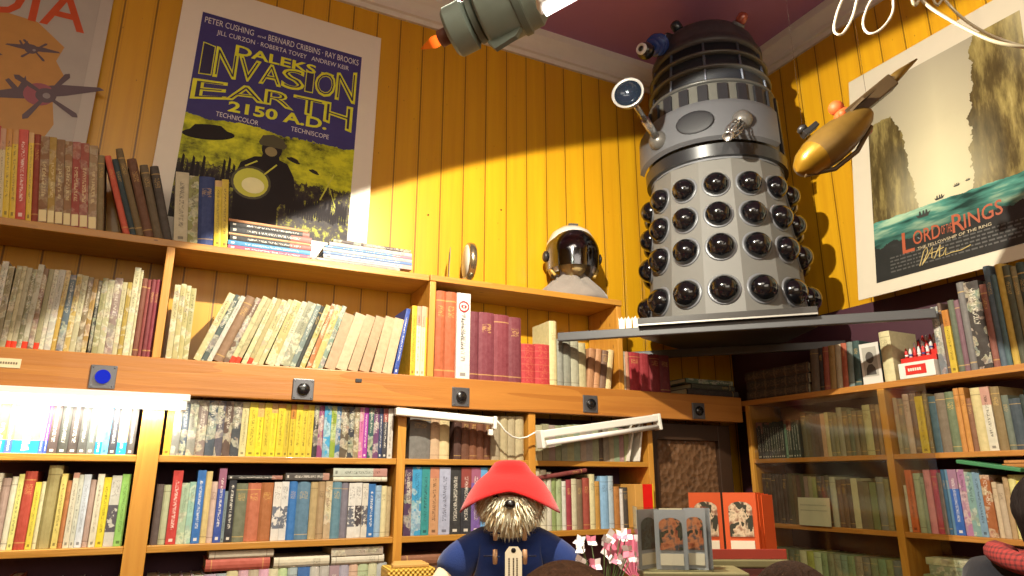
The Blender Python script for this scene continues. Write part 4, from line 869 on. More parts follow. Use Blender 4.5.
tg = MB(); tg.prism([(-.019, -.075), (.019, -.075), (.019, .0), (.010, .012), (-.010, .012), (-.019, .0)], -.001, .001, 0, Matrix.Translation((.008, -.134, BZ(1.394))) @ Matrix.Rotation(R(86), 4, 'X'))
tagp = tg.build('luggage_tag', plain('d8ccb0', .7), bear)
mb = MB(); mb.lathe([(.002, -.003), (.0055, -.003), (.0055, .002), (.002, .002)], 14, 0, Matrix.Translation((.008, -.1335, BZ(1.398))) @ Matrix.Rotation(R(90), 4, 'X')); mb.build('eyelet', plain('2a2422', .4, .5), tagp)
mb = MB()
for j, x in enumerate((-.002, .008, .016)):             # unreadable lines of print running down the tag
    z = 1.382
    while z > 1.332:
        h = random.uniform(.002, .005); mb.box(x-.0016, x+.0016, -.1355-(1.396-z)*.07-.0012, -.135-(1.396-z)*.07, BZ(z-h), BZ(z)); z -= h+.0012
mb.build('tag_print', plain('5a4c3c', .7), tagp)
# ------------------------------------------------------------------ card racks
def fig_print(name, a, b, c):
    t = NT(name); o = t.coord('Object'); n = t.noise(o, 55, 4); n2 = t.noise(o, 30, 3)
    col = t.ramp(n, [(.35, hx(a)), (.5, hx(b)), (.62, hx(c))]); return t.bsdf(t.mix(t.math('GREATER_THAN', n2, .56), col, hx('3a3a30')), .3)
def card(par, w, h, M, face, paper, pic, name='card_face'):
    # outer board with an arched window, picture behind, blank caption panel
    mb = MB(); mb.box(-w/2, w/2, 0, .0015, 0, h); o = mb.build(name, face, par); o.matrix_local = M
    iw = w*.36; z0, z1 = h*.32, h*.86; pts = [(-iw, z0), (iw, z0)]+[(iw*math.cos(t), z1-iw*.55+iw*.55*math.sin(t)) for t in [math.pi*k/12 for k in range(13)]]
    mb = MB(); mb.flat(pts, -.0012); q = mb.build('card_picture', pic, o)
    mb = MB(); mb.box(-iw, iw, -.0014, -.0006, h*.07, h*.26); mb.build('caption_panel', paper, o)
    return o
CREAMP = plain('e0d4bc', .6)
pg = at_d(684, 545, 1.62); zb = at_d(684, 553, 1.62).z
# boxes that lift the racks to the height seen
def crate(name, label, cat, c, w, d, z0, z1, rot, col):
    r = thing(name, label, cat, (c.x, c.y, z0), (0, 0, rot)); MB().bbox(-w/2, w/2, -d/2, d/2, 0, z1-z0-.018, .003).build('box_body', col, r); MB().bbox(-w/2-.004, w/2+.004, -d/2-.004, d/2+.004, z1-z0-.0175, z1-z0, .003).build('lid', plain('6c6440', .7, var=.25), r); return r
fac = YAW*-1
zg = at_d(690, 571, 1.62).z
crate('display_box', 'greenish cream box under the grey picture cards', 'box', at_d(690, 560, 1.66), .21, .13, 1.1215, zg, fac-R(4), plain('585436', .7, var=.3))
gr = thing('card_rack', 'clear rack of grey folded cards with arched pictures', 'card rack', tuple(at_d(677, 560, 1.64).xy)+(zg+.001,), (0, 0, fac-R(4)))
GC = plain('9c9ea2', .4, var=.06); PIC1 = fig_print('card_pictures_warm', '7a2c24', 'c07850', '4a4c50')
H1 = .123
card(gr, .088, H1, Matrix.Translation((-.058, .006, 0)) @ Matrix.Rotation(R(52), 4, 'Z'), GC, CREAMP, fig_print('card_pictures_dark', '20242a', '4a5a54', '2a2c30'))
card(gr, .068, H1, Matrix.Translation((-.012, -.012, 0)) @ Matrix.Rotation(R(-6), 4, 'Z'), GC, CREAMP, PIC1)
for k in range(4):
    card(gr, .048, H1+.002, Matrix.Translation((.042+.005*k, -.004+.009*k, 0)) @ Matrix.Rotation(R(-24+4*k), 4, 'Z'), GC, CREAMP, PIC1)
mb = MB(); mb.box(-.086, .066, -.042, -.040, 0, H1+.006); mb.box(-.086, -.084, -.042, .05, 0, H1+.006); mb.box(.066, .068, -.042, .05, 0, H1+.006); mb.build('clear_front', glass('f4f6f6', .05), gr)
zo = at_d(728, 559, 1.80).z
crate('display_box', 'dark red stand under the orange picture cards', 'box', at_d(740, 553, 1.84), .19, .09, 1.1215, zo, fac, plain('5a2018', .5))
orr = thing('card_rack', 'rack of orange folded cards with arched pictures', 'card rack', tuple(at_d(740, 556, 1.825).xy)+(zo+.001,), (0, 0, fac))
OC = plain('cc5220', .5, var=.06); PIC2 = fig_print('card_pictures_pale', '4a3a30', 'd8c0a0', '8c6450'); H2 = .148
card(orr, .080, H2, Matrix.Translation((-.074, .0, 0)) @ Matrix.Rotation(R(7), 4, 'Z'), OC, CREAMP, PIC2)
card(orr, .076, H2, Matrix.Translation((.008, -.004, 0)) @ Matrix.Rotation(R(-10), 4, 'Z'), OC, CREAMP, PIC2)
for k in range(4):
    o = MB().box(0, .040+.002*k, 0, .0018, 0, H2-.002*k).build('card_face', OC, orr); o.matrix_local = Matrix.Translation((.040+.010*k, .006+.004*k, 0)) @ Matrix.Rotation(R(38), 4, 'Z')
MB().bbox(-.13, .1, -.03, -.027, 0, .022, .001).build('rack_lip', plain('8c2c1c', .4), orr)
# loose cream cards behind the racks
cd2 = MB().box(-.03, .03, 0, .002, 0, .05).build('greeting_card', plain('cfc4a4', .7)); zc = 1.1215
p = at_d(672, 508, 1.92); cd2.data.transform(Matrix.Scale((p.z-1.1215+.0)/.05, 4, (0, 0, 1))); cd2.location = (p.x, p.y, 1.1205); cd2.rotation_euler = (R(-3), 0, fac); tag(cd2, 'plain cream card standing behind the grey card rack', 'card')
# ------------------------------------------------------------------ paper flowers
fp = at_d(602, 560, 1.72)
fl = thing('paper_flowers', 'bunch of white and pink folded paper flowers in a green pot', 'paper flowers', (fp.x, fp.y, 1.1215), (0, 0, fac))
mb = MB(); mb.lathe([(.035, 0), (.045, .09), (.048, .12), (.044, .12), (.04, .1), (.001, .1)], 24); mb.build('pot', plain('5c6438', .6), fl)
PW = plain('ece4e2', .7); PP = plain('d87c92', .7); rg = random.Random(5)
spots = []
for k in range(17):
    px = rg.uniform(580, 632); py = rg.uniform(535, 566)-.25*(px-600 if px > 600 else 0)*.6
    spots.append((px, py))
base = Vector((0, 0, .1)); IM = Matrix.LocRotScale(fl.location, fl.rotation_euler, None).inverted()
for k, (px, py) in enumerate(spots):
    q = IM @ at_d(px, py, 1.72+rg.uniform(-.05, .04))
    mb = MB(); mb.tube([base, (base+q)/2+Vector((0, 0, .015)), q], .0012, 5); stm = mb.build('stem', plain('4a5a2c', .6), fl)
    nrm = Vector((rg.uniform(-.6, .6), -1, rg.uniform(-.1, .8))).normalized(); T = look(q, nrm); mb = MB(); r0 = rg.uniform(0, 1)
    for j in range(4):
        a = r0+j*math.pi/2; L = rg.uniform(.011, .016); w = L*.55
        P = lambda u, s_, z: T @ Vector((math.cos(a)*u-math.sin(a)*s_, math.sin(a)*u+math.cos(a)*s_, z))
        mb.add([P(0, 0, 0), P(L*.6, -w, .004), P(L*1.25, 0, .009), P(L*.6, w, .004)], [(0, 1, 2), (0, 2, 3)], 1 if (k*3+j) % 7 < 2 else 0)
    mb.build('blossom', [PW, PP], fl)
bk = thing('paper_fan', 'bright pink paper fan beside the paper flowers', 'fan', tuple(at_d(633, 555, 1.78).xy)+(1.1215,), (0, 0, fac))
zf = at_d(636, 535, 1.78).z-1.1215
mb = MB(); n = 14
for k in range(n):
    a0, a1 = R(40+100*k/n), R(40+100*(k+1)/n); d0 = .004 if k % 2 else -.004
    mb.add([(0, 0, zf-.10), (.10*math.cos(a0), d0, zf-.10+.10*math.sin(a0)), (.10*math.cos(a1), -d0, zf-.10+.10*math.sin(a1))], [(0, 1, 2)])
mb.build('fan_leaf', plain('e07a94', .6), bk, fix=False); MB().bbox(-.005, .005, -.004, .004, 0, zf-.09, .001).build('handle', plain('8a6a40', .6), bk)
# wicker basket low on the left of the bear
def wicker():
    t = NT('woven_wicker'); o = t.coord('Object'); s = t.sep(o); a = t.math('SINE', t.math('MULTIPLY', s[0], 420)); b = t.math('SINE', t.math('MULTIPLY', s[2], 420)); h = t.math('MULTIPLY', a, b)
    return t.bsdf(t.mix(t.math('MULTIPLY_ADD', h, .5, .5), hx('b8862c'), hx('e6c050')), .6, 0, h, .5)
pb = on_y(408, 566, 2.24); wk = thing('wicker_basket', 'yellow wicker basket with wooden slats across the top, beside the bear', 'basket', (pb.x, 2.24, 1.121), (0, 0, R(-6)))
zt = pb.z-1.121
MB().bbox(-.075, .075, -.06, .06, 0, zt, .006).build('basket_body', wicker(), wk)
for k in range(3): MB().bbox(-.06+.01*k, .055, -.055+.038*k, -.03+.038*k, zt+.0005, zt+.012, .003).build('slat', plain('c89a50', .6), wk)
st2 = thing('side_table', 'small wooden stand under the wicker basket', 'table', (pb.x, 2.235, 0)); MB().bbox(-.12, .12, -.1, .1, 1.09, 1.12, .003).build('table_top', WD, st2)
for sx in (-.1, .1):
    for sy in (-.08, .08): MB().bbox(sx-.012, sx+.012, sy-.012, sy+.012, 0, 1.0895, .002).build('leg', WD, st2)
# tan and red file box at the end of the bookcase
pf = on_y(645, 496, 2.3); fb = thing('file_box', 'tan cardboard file box with bright red front at the bookcase end', 'box', (1.755, 2.35, 1.3715), (0, 0, R(0)))
MB().bbox(-.050, -.012, -.03, .14, 0, .165, .002).build('box_body', plain('c89448', .6), fb); MB().box(-.0115, .033, -.031, .14, 0, .165).build('red_front', plain('d81410', .4), fb)
MB().box(.0335, .0395, -.031, .14, 0, .165).build('yellow_edge', plain('d8b428', .5), fb)
# loose cream sheets leaning at the end of the first shelf
for k, (px, le, col, lab) in enumerate(((636, 14, 'd8d0c0', 'cream pamphlet leaning at the right end of the first shelf'), (644, 10, 'e2dccf', 'white pamphlet leaning outermost at the right end of the first shelf'))):
    u = solve_u('L', S1, px-8); o = MB().bbox(0, .008, .0, .12, 0, .155, .001).build('pamphlet', plain(col, .8))
    o.matrix_world = Matrix.Translation((u+.012*k, SF, S1+.003)) @ Matrix.Rotation(R(le), 4, 'Y'); tag(o, lab, 'pamphlet')
# maroon book lying tilted over the row to the right of the bear
o = one_book(.016, .225, .13, '7a2a24', 'c'); u = solve_u('L', S2+.19, 537)
o.matrix_world = Matrix.Translation((u, SF+.004, S2+.196)) @ Matrix.Rotation(R(82), 4, 'Y') @ Matrix.Translation((0, 0, 0)); tag(o, 'maroon hardback lying tilted over the row right of the bear', 'hardback', 'books lying across the rows')
# green folder lying on the third shelf row at right
o = MB().bbox(0, .19, 0, .15, 0, .012, .002).build('folder', plain('3c7c50', .5)); u = solve_u('R', R3, 972)
o.matrix_world = base_m('R', -.02)(u, R3+.224) @ Matrix.Rotation(R(9), 4, 'Y'); tag(o, 'green folder lying aslant on the third shelf of the right bookcase', 'folder')
# ------------------------------------------------------------------ beam fittings
MET = plain('6c6c70', .35, .7, var=.15)
where = ['above the glowing tube, painted blue flare', 'below the beige leaning albums', 'above the left white batten', 'above the right white batten', 'near the shadowed beam end']
for k, (px, py) in enumerate(((103, 377), (303, 389.5), (460.5, 397), (590, 404), (698, 411))):
    c = on_y(px, py, BY0); r = thing('square_plate', 'square metal plate with round knob on the beam '+where[k], 'metal plate', (c.x, BY0+.0005, c.z), group='square plates along the beam')
    MB().bbox(-.034, .034, -.006, 0, -.034, .034, .002).build('plate', MET, r)
    mb = MB(); mb.lathe([(.020, 0), (.020, .008), (.017, .012), (.001, .012)], 24, 0, Matrix.Translation((0, -.006, 0)) @ Matrix.Rotation(R(90), 4, 'X'))
    mb.build('knob', emit('2c3ce0', .8) if k == 0 else BLK, r)  # first knob: blue lens flare put in as emission, not a lamp
    for sx in (-1, 1):
        for sz in (-1, 1): mb = MB(); mb.ball((sx*.027, -.006, sz*.027), .0025, 0, 8, 6); mb.build('screw', MET, r)
c = on_y(8, 363, BY0); r = thing('shelf_label', 'small cream paper label on the beam at the far left', 'label', (c.x, BY0-.001, c.z))
MB().box(-.055, .03, -.001, 0, -.013, .013).build('paper', plain('d8c8a0', .7), r); mb = MB()
for k in range(9): mb.box(-.03+.006*k, -.026+.006*k, -.0016, -.0011, -.003, .003)
mb.build('print', plain('6a5c48', .7), r)
c = on_y(358.5, 380.5, BY0); r = MB().bbox(-.011, .011, -.004, 0, -.006, .006, .001).build('metal_clip', plain('3c3c3c', .4, .4)); r.location = (c.x, BY0+.0005, c.z); tag(r, 'tiny dark metal clip on the beam top edge under the beige albums', 'clip')
# ------------------------------------------------------------------ tubes and battens under the beam
WPL = plain('e2ded4', .4, var=.03)
lt = thing('tube_light', 'glowing fluorescent tube light fixed under the far left of the beam', 'tube light', (-.4, SF-.028, 1.7915))
MB().bbox(-.9, .47, -.02, .02, -.012, .009, .003).build('batten', WPL, lt)
mb = MB(); mb.tube([(-.88, -.012, -.026), (.45, -.012, -.026)], .0125, 16); mb.build('tube', emit('fffaf0', 16), lt)
for x in (-.885, .455): MB().bbox(x-.008, x+.008, -.02, .012, -.04, -.0125, .002).build('end_cap', WPL, lt)
def batten(label, pA, pB, h, tube, M=None):
    A, B = pA, pB; L = (B-A).length; d = (B-A).normalized()
    r = thing('tube_light', label, 'tube light'); q = Matrix.Translation(A) @ Matrix((d, Vector((0, 0, 1)).cross(d).normalized(), d.cross(Vector((0, 0, 1)).cross(d)).normalized())).transposed().to_4x4(); r.matrix_world = q
    MB().bbox(0, L, -.018, .018, -h/2, h/2, .004).build('batten', WPL, r)
    return r, L
A = on_y(395, 411.5, 2.33); B = on_y(492, 421, 2.30)
r, L = batten('unlit white batten hanging askew under the beam, above the dark brown books', A, B, .026, False)
MB().bbox(L+.0005, L+.014, -.02, .02, -.03, .016, .003).build('end_cap', WPL, r)
MB().bbox(L-.012, L+.006, -.008, .008, -.052, -.0305, .003).build('lamp_holder', WPL, r)
A = on_y(541, 434.5, 2.285); B = on_y(655, 418, 2.322)
r, L = batten('unlit white batten with bare tube hanging askew under the beam, nearer the corner', A, B, .028, True)
mb = MB(); mb.tube([(.006, -.012, -.034), (L-.006, -.012, -.036)], .0105, 14); mb.build('tube', plain('ece8e0', .25, coat=.4), r)
for x in (-.007, L+.0075): MB().bbox(x-.007, x+.007, -.022, .018, -.05, .016, .003).build('end_cap', WPL, r)
pts = [on_y(px, py, 2.30-.01*math.sin(k)) for k, (px, py) in enumerate(((495, 419), (500, 424), (505, 431), (512, 436.5), (519, 438.5), (527, 437), (534, 433), (540, 431)))]
mb = MB(); mb.tube(pts, .003, 8); tag(mb.build('power_cable', WPL), 'white power cable looping between the two unlit battens', 'cable')
# ------------------------------------------------------------------ on the shelf: bust in a helmet
H0 = Vector((1.528, 2.46, 2.2935))
hb = thing('helmeted_bust', 'draped grey bust wearing a white helmet with a dark visor', 'bust', H0, (0, 0, R(-16)))
mb = MB(); seg = 40; prof = [(.140, .0), (.145, .012), (.135, .035), (.105, .06), (.07, .085), (.05, .1), (.048, .13)]; v = []
for r_, z in prof:
    for k in range(seg):
        a = 2*math.pi*k/seg; w = 1+.05*math.sin(5*a+z*40)+.03*math.sin(9*a); v.append((r_*math.cos(a)*w, r_*math.sin(a)*w*.62, z*(1+.12*math.sin(7*a)) if z > .005 else z))
f = [(i*seg+k, i*seg+(k+1) % seg, (i+1)*seg+(k+1) % seg, (i+1)*seg+k) for i in range(len(prof)-1) for k in range(seg)]+[list(range(seg)), list(range((len(prof)-1)*seg, len(prof)*seg))]
mb.add(v, f, 0, True); mb.build('draped_shoulders', fabric('8a8078', 120), hb)
mb = MB(); mb.ball((0, -.01, .175), 1, 0, 24, 16, (.06, .072, .085)); mb.ball((0, -.075, .15), 1, 0, 14, 10, (.018, .016, .02)); mb.ball((0, -.07, .118), 1, 0, 14, 10, (.026, .018, .016))
mb.build('head', plain('a08a5c', .5, .2), hb)
mb = MB(); mb.lathe([(.088, .11), (.1, .14), (.106, .19), (.1, .245), (.078, .285), (.045, .307), (.001, .313)], 40, 0, Matrix.Translation((0, .012, 0)), 1.0, 1.08, cap=False)
o = mb.build('helmet_shell', plain('c4beb4', .35, coat=.3), hb)
bm = bmesh.new(); bm.from_mesh(o.data); bmesh.ops.delete(bm, geom=[f_ for f_ in bm.faces if f_.calc_center_median().y < -.045 and f_.calc_center_median().z < .255], context='FACES'); bm.to_mesh(o.data); bm.free()
so = o.modifiers.new('thick', 'SOLIDIFY'); so.thickness = .006; so.offset = -1
mb = MB(); rows, cols = 14, 24; v = []
for i in range(rows+1):
    z = .122+.15*i/rows
    for k in range(cols+1):
        a = R(-104+208*k/cols); bul = 1-.32*(max(0, (i/rows)-.45)/.55)**2-.06*(1-i/rows)**2
        v.append((.112*math.sin(a)*bul, .004-.124*math.cos(a)*bul, z))
mb.add(v, [(i*(cols+1)+k, i*(cols+1)+k+1, (i+1)*(cols+1)+k+1, (i+1)*(cols+1)+k) for i in range(rows) for k in range(cols)], 0, True)
t = NT('smoked_visor'); a_ = t.n('ShaderNodeBsdfTransparent'); a_.inputs[0].default_value = hx('58565c'); b_ = t.n('ShaderNodeBsdfGlossy'); b_.inputs['Roughness'].default_value = .08; b_.inputs[0].default_value = hx('c8c8d0')
lw = t.n('ShaderNodeLayerWeight'); lw.inputs[0].default_value = .3; nz = t.noise(t.coord('Object'), 30); x_ = t.n('ShaderNodeMixShader'); t.put(x_.inputs[0], t.math('MULTIPLY_ADD', lw.outputs[1], .5, t.math('MULTIPLY_ADD', nz, .1, .12)))
t.t.links.new(a_.outputs[0], x_.inputs[1]); t.t.links.new(b_.outputs[0], x_.inputs[2]); t.t.links.new(x_.outputs[0], t.out.inputs[0])
mb.build('visor', t.m, hb)
for s in (-1, 1):
    mb = MB(); mb.lathe([(.022, 0), (.022, .01), (.012, .016), (.001, .016)], 18, 0, Matrix.Translation((s*.107, .0, .18)) @ Matrix.Rotation(R(90*s), 4, 'Y')); mb.build('hinge', plain('3a3634', .4, .4), hb)
    mb = MB(); mb.tube([(s*.1, -.01, .16), (s*.096, -.02, .12), (s*.08, -.03, .095)], .006, 8); mb.build('chin_strap', plain('b8964c', .5), hb)
mb = MB()
for k in range(3): mb.bbox(-.02, .02, -.035+.03*k, -.015+.03*k, .309-.002*k, .3155-.002*k, .002)
mb.build('top_vent', plain('4a4644', .5), hb)
hb.scale = (1.08, 1.08, 1.1)
# round silver instrument and a card behind it
r = thing('round_silver_dial', 'round silver dial on a small foot, seen edge-on on the shelf', 'dial', (1.03, 2.44, 2.2935), (0, 0, R(-99)))
mb = MB(); T = Matrix.Translation((0, 0, .104)) @ Matrix.Rotation(R(90), 4, 'X')
mb.lathe([(.070, -.015), (.076, -.011), (.078, 0), (.076, .011), (.070, .015)], 48, 0, T); mb.build('case', plain('b8a888', .22, .9), r)
mb = MB(); mb.lathe([(.066, .0153), (.066, .0165), (.001, .0165)], 40, 0, T, cap=False); q = mb.build('face', plain('cfc8b8', .3), r)
mb = MB(); mb.lathe([(.066, -.0155), (.03, -.019), (.001, -.020)], 40, 0, T, cap=False); mb.build('back_cover', plain('9a8a68', .25, .85), r)
mb = MB(); mb.tube([(0, 0, .006), (0, 0, .03)], .009, 12); mb.build('stem', plain('8a8a88', .25, .9), r)
mb = MB(); mb.lathe([(.052, 0), (.053, .004), (.035, .009), (.012, .014), (.001, .014)], 32); mb.build('foot', plain('a8a8a4', .22, .9), r)
o = MB().bbox(-.001, .001, -.05, .05, 0, .15, .0003).build('grey_card', plain('6c645c', .6)); o.location = (.955, 2.48, 2.2935); o.rotation_euler = (0, R(2), R(-18)); tag(o, 'thin grey card standing edge-on behind the silver dial', 'card')
# torn paper slips near the robot's left foot, stuck to the bar
for k, (px, py) in enumerate(((622, 331), (629, 330.6), (636, 330.2))):
    
    lo, hi = 0, 1
    for _ in range(40):
        m = (lo+hi)/2; q = (1.372+.946*m, 2.33-.928*m, 2.116)
        if proj(q)[0] < px: lo = m
        else: hi = m
    mb = MB(); mb.add([(-.011, 0, 0), (.011, .002, 0), (.013, .0, .045), (.005, -.003, .036), (.001, 0, .05), (-.007, .002, .038), (-.012, 0, .047)], [(0, 1, 2, 3, 4, 5, 6)]); o = mb.build('paper_slip', plain('e0d8cc', .8)); o.location = (q[0], q[1], 2.1163); o.rotation_euler = (R(-4), 0, R(-36+8*k)); tag(o, 'torn white paper slip standing on the bar by the robot base, '+['leftmost', 'middle one', 'nearest the robot'][k], 'paper slip', 'torn paper slips')
u = solve_u('R', RT, 861)
pc = thing('photo_card', 'white card with a grey portrait photo standing under the corner shelf', 'card'); pc.matrix_world = base_m('R', .0)(u, RT+.0006) @ Matrix.Rotation(R(6), 4, 'Z')
MB().box(0, .075, .02, .022, 0, .155).build('card_board', plain('cfcac0', .6), pc)
mb = MB(); mb.box(.010, .064, .0185, .0198, .03, .14, 0); mb.flat([(.037+.016*math.cos(k*.3), .1+.022*math.sin(k*.3)) for k in range(21)], .018, 1); mb.flat([(.018, .035), (.056, .035), (.054, .06), (.044, .075), (.03, .075), (.02, .06)], .0181, 1); mb.build('portrait_print', [plain('a8a498', .6), plain('4c4640', .6)], pc)
u = solve_u('R', RT, 899)
cb = thing('crayon_box', 'white display box with a red label for rows of crayons, right wall top shelf', 'box'); cb.matrix_world = base_m('R', -.0)(u, RT+.0006)
Lb = solve_u('R', RT, 936)-u
MB().bbox(.004, Lb, 0, .09, 0, .055, .002).build('tray', plain('dcd6cc', .5), cb); REDL = plain('c42c24', .4)
mb = MB(); mb.box(.03, Lb-.03, -.0012, -.0002, .012, .045, 0); mb.build('label_panel', REDL, cb)
mb = MB()
for k in range(6): mb.box(.04+k*(Lb-.085)/6, .04+(k+.7)*(Lb-.085)/6, -.002, -.0013, .024, .034, 0)
mb.build('label_print', plain('e8d8c8', .5), cb)
for j in range(3): MB().bbox(.004+.02*j, Lb, .02+.022*j, .042+.022*j, .0555+.0, .075+.022*j, .001).build('tier', REDL, cb)
proto = None
cols = ['c42c2c', 'e0dcd8', '2c4484']
for j in range(3):
    for k in range(6-j):
        mb = MB(); mb.lathe([(.0058, 0), (.0058, .022), (.0045, .026), (.002, .036), (.001, .036)], 10, 0); mb.lathe([(.0061, .006), (.0061, .012)], 10, 1)
        o = mb.build('crayon', [plain('d8d4d0' if (k+j) % 2 else 'c43430', .5), plain(cols[(k+1) % 3], .5)])
        o.matrix_world = cb.matrix_world @ Matrix.Translation((.022+.02*j+k*(Lb-.04-.02*j)/(6-j), .031+.022*j, .0755+.022*j))
        tag(o, f"{'white' if (k+j) % 2 else 'red'} crayon tip, {ORD[k]} from left in the {['front', 'middle', 'back'][j]} row of the red box", 'crayon', 'crayons in the red box')
o = MB().bbox(0, .10, 0, .004, 0, .14, .001).build('pink_card', plain('d43c9c', .5)); o.matrix_world = base_m('R', .13)(solve_u('R', RT, 905), RT+.0006) @ Matrix.Rotation(R(-8), 4, 'X'); tag(o, 'bright pink card standing behind the crayon box', 'card')
o = MB().bbox(0, .012, 0, .17, 0, .30, .002).build('wooden_board', plain('6e4426', .5)); o.matrix_world = base_m('R', .004)(solve_u('R', RT, 1010)+.14, RT+.0006); 
bpy.data.objects.remove(o)
# clear sheet hanging in front of the left part of the right bookcase
mb = MB(); ny, nz = 20, 12; v = []
for i in range(nz+1):
    for k in range(ny+1):
        u_, w_ = k/ny, i/nz; v.append((RF-.022+.006*math.sin(9*u_+3*w_)+.004*math.sin(17*w_+5*u_), 2.27-.80*u_, 1.14+.725*w_))
mb.add(v, [(i*(ny+1)+k, i*(ny+1)+k+1, (i+1)*(ny+1)+k+1, (i+1)*(ny+1)+k) for i in range(nz) for k in range(ny)], 0, True)
sh = mb.build('clear_plastic_sheet', glass('dcdacb', .07, .12), fix=False); tag(sh, 'clear plastic sheet hanging before the left part of the right bookcase', 'plastic sheet')
o = thing('notice_card', 'pale card with faint writing propped behind the clear sheet', 'card'); o.matrix_world = base_m('R', -.008)(solve_u('R', R3, 801), R3+.0006) @ Matrix.Rotation(R(-3), 4, 'X')
wN = solve_u('R', R3, 833)-solve_u('R', R3, 801); MB().box(0, wN, 0, .002, 0, .105).build('card_board', plain('b8b49c', .6), o); mb = MB()
for j in range(2):
    for k in range(14): mb.box(.012+k*(wN-.024)/14, .012+(k+.6)*(wN-.024)/14, -.001, -.0004, .075-.02*j, .079-.02*j)
mb.build('faint_print', plain('8c8878', .6), o)
# ------------------------------------------------------------------ hanging rocket
n_ = at_d(797, 172, 1.95); t_ = at_d(925, 66, 2.12)
ax = (t_-n_); L = ax.length; ax.normalize(); side = ax.cross(Vector((0, 0, 1))).normalized(); uu = side.cross(ax)
rk = thing('model_airship', 'hanging bronze model airship with a little rider on its back', 'model airship'); QM = Matrix.Translation(n_) @ Matrix((ax, -side, uu)).transposed().to_4x4(); rk.matrix_world = QM
BR = plain('6a5020', .42, .25, var=.3); BRD = plain('4c3a22', .5, .2, var=.25); GOLD = plain('8e6a1c', .3, .5, var=.3)
XR = Matrix.Rotation(R(90), 4, 'Y')
k_ = L/.30
mb = MB(); mb.lathe([(.001, 0), (.018*k_*.9, .006*k_), (.03*k_*.9, .02*k_), (.038*k_*.9, .042*k_)], 24, 0, XR, .85, 1, cap=False); mb.build('nose_cap', GOLD, rk)
mb = MB(); mb.lathe([(.038*k_*.9, .042*k_), (.042*k_*.9, .07*k_), (.040*k_*.9, .1*k_), (.032*k_*.9, .13*k_), (.02*k_, .155*k_), (.012*k_, .165*k_)], 24, 0, XR, .85, 1, cap=False); mb.build('hull', BR, rk)
mb = MB(); mb.tube([(.005*k_, 0, -.012*k_), (.05*k_, 0, -.036*k_), (.1*k_, 0, -.037*k_), (.15*k_, 0, -.02*k_)], .004*k_, 8); mb.build('keel', BRD, rk)
mb = MB(); mb.bbox(.13*k_, .235*k_, -.013*k_, .013*k_, .004*k_, .028*k_, .004); mb.build('tail_boom', BRD, rk)
mb = MB(); mb.tube([(.225*k_, 0, .016*k_), (.255*k_, 0, .018*k_), (.30*k_, 0, .018*k_)], [.010*k_, .008*k_, .0015*k_], 10); mb.build('tail_spike', BR, rk)
mb = MB(); mb.prism([(.125*k_, .0), (.155*k_, .034*k_), (.185*k_, .03*k_), (.16*k_, 0)], .018*k_, .022*k_); mb.prism([(.125*k_, .0), (.155*k_, -.034*k_), (.185*k_, -.03*k_), (.16*k_, 0)], .018*k_, .022*k_); mb.build('wing', BRD, rk)
mb = MB(); mb.bbox(.055*k_, .085*k_, -.009*k_, .009*k_, .036*k_, .045*k_, .002); mb.lathe([(.008*k_, 0), (.009*k_, .008*k_), (.004*k_, .012*k_)], 14, 0, Matrix.Translation((.062*k_, 0, .044*k_))); mb.build('deck_gun', plain('2c2a2a', .4, .4), rk)
mb = MB(); mb.lathe([(.001, -.012*k_), (.013*k_, -.008*k_), (.016*k_, 0), (.013*k_, .008*k_), (.001, .012*k_)], 18, 0, Matrix.Translation((.155*k_, .028*k_, -.012*k_)) @ Matrix.Rotation(R(75), 4, 'X')); mb.build('side_wheel', plain('8a3428', .4), rk)
mb = MB(); mb.flat([(.118*k_, -.008*k_), (.128*k_, .004*k_), (.138*k_, -.004*k_), (.134*k_, -.016*k_), (.122*k_, -.018*k_)], -.031*k_*-1, 0)
for f_ in range(1): pass
mb.build('green_badge', plain('4a9c3c', .5), rk)
# the rider: an orange blob of a figure with arms and legs
mb = MB()
for cx, cy, cz, r_ in ((.14, .014, .022, .017), (.142, .014, .043, .013), (.128, .034, .026, .007), (.128, -.006, .026, .007), (.122, .026, .008, .007), (.122, .002, .008, .007)): mb.ball((cx*k_, cy*k_, cz*k_), r_*k_, 0, 14, 10)
rd = mb.build('rider_figure', plain('b4501e', .6)); rd.matrix_world = QM; tag(rd, 'small orange rider figure sitting on the bronze model airship', 'figurine')
def hang(name, p, label):
    mb = MB(); mb.tube([p, Vector((p.x, p.y, CEIL+.001))], .0007, 5); o = mb.build(name, glass('e8e8ee', .2)); o.parent = rk; o.matrix_parent_inverse = QM.inverted()
hang('hanging_line', QM @ Vector((.06*k_, 0, .046*k_)), 'thin clear line holding the front of the bronze airship')
hang('hanging_line', QM @ Vector((.19*k_, 0, .029*k_)), 'thin clear line holding the tail of the bronze airship')
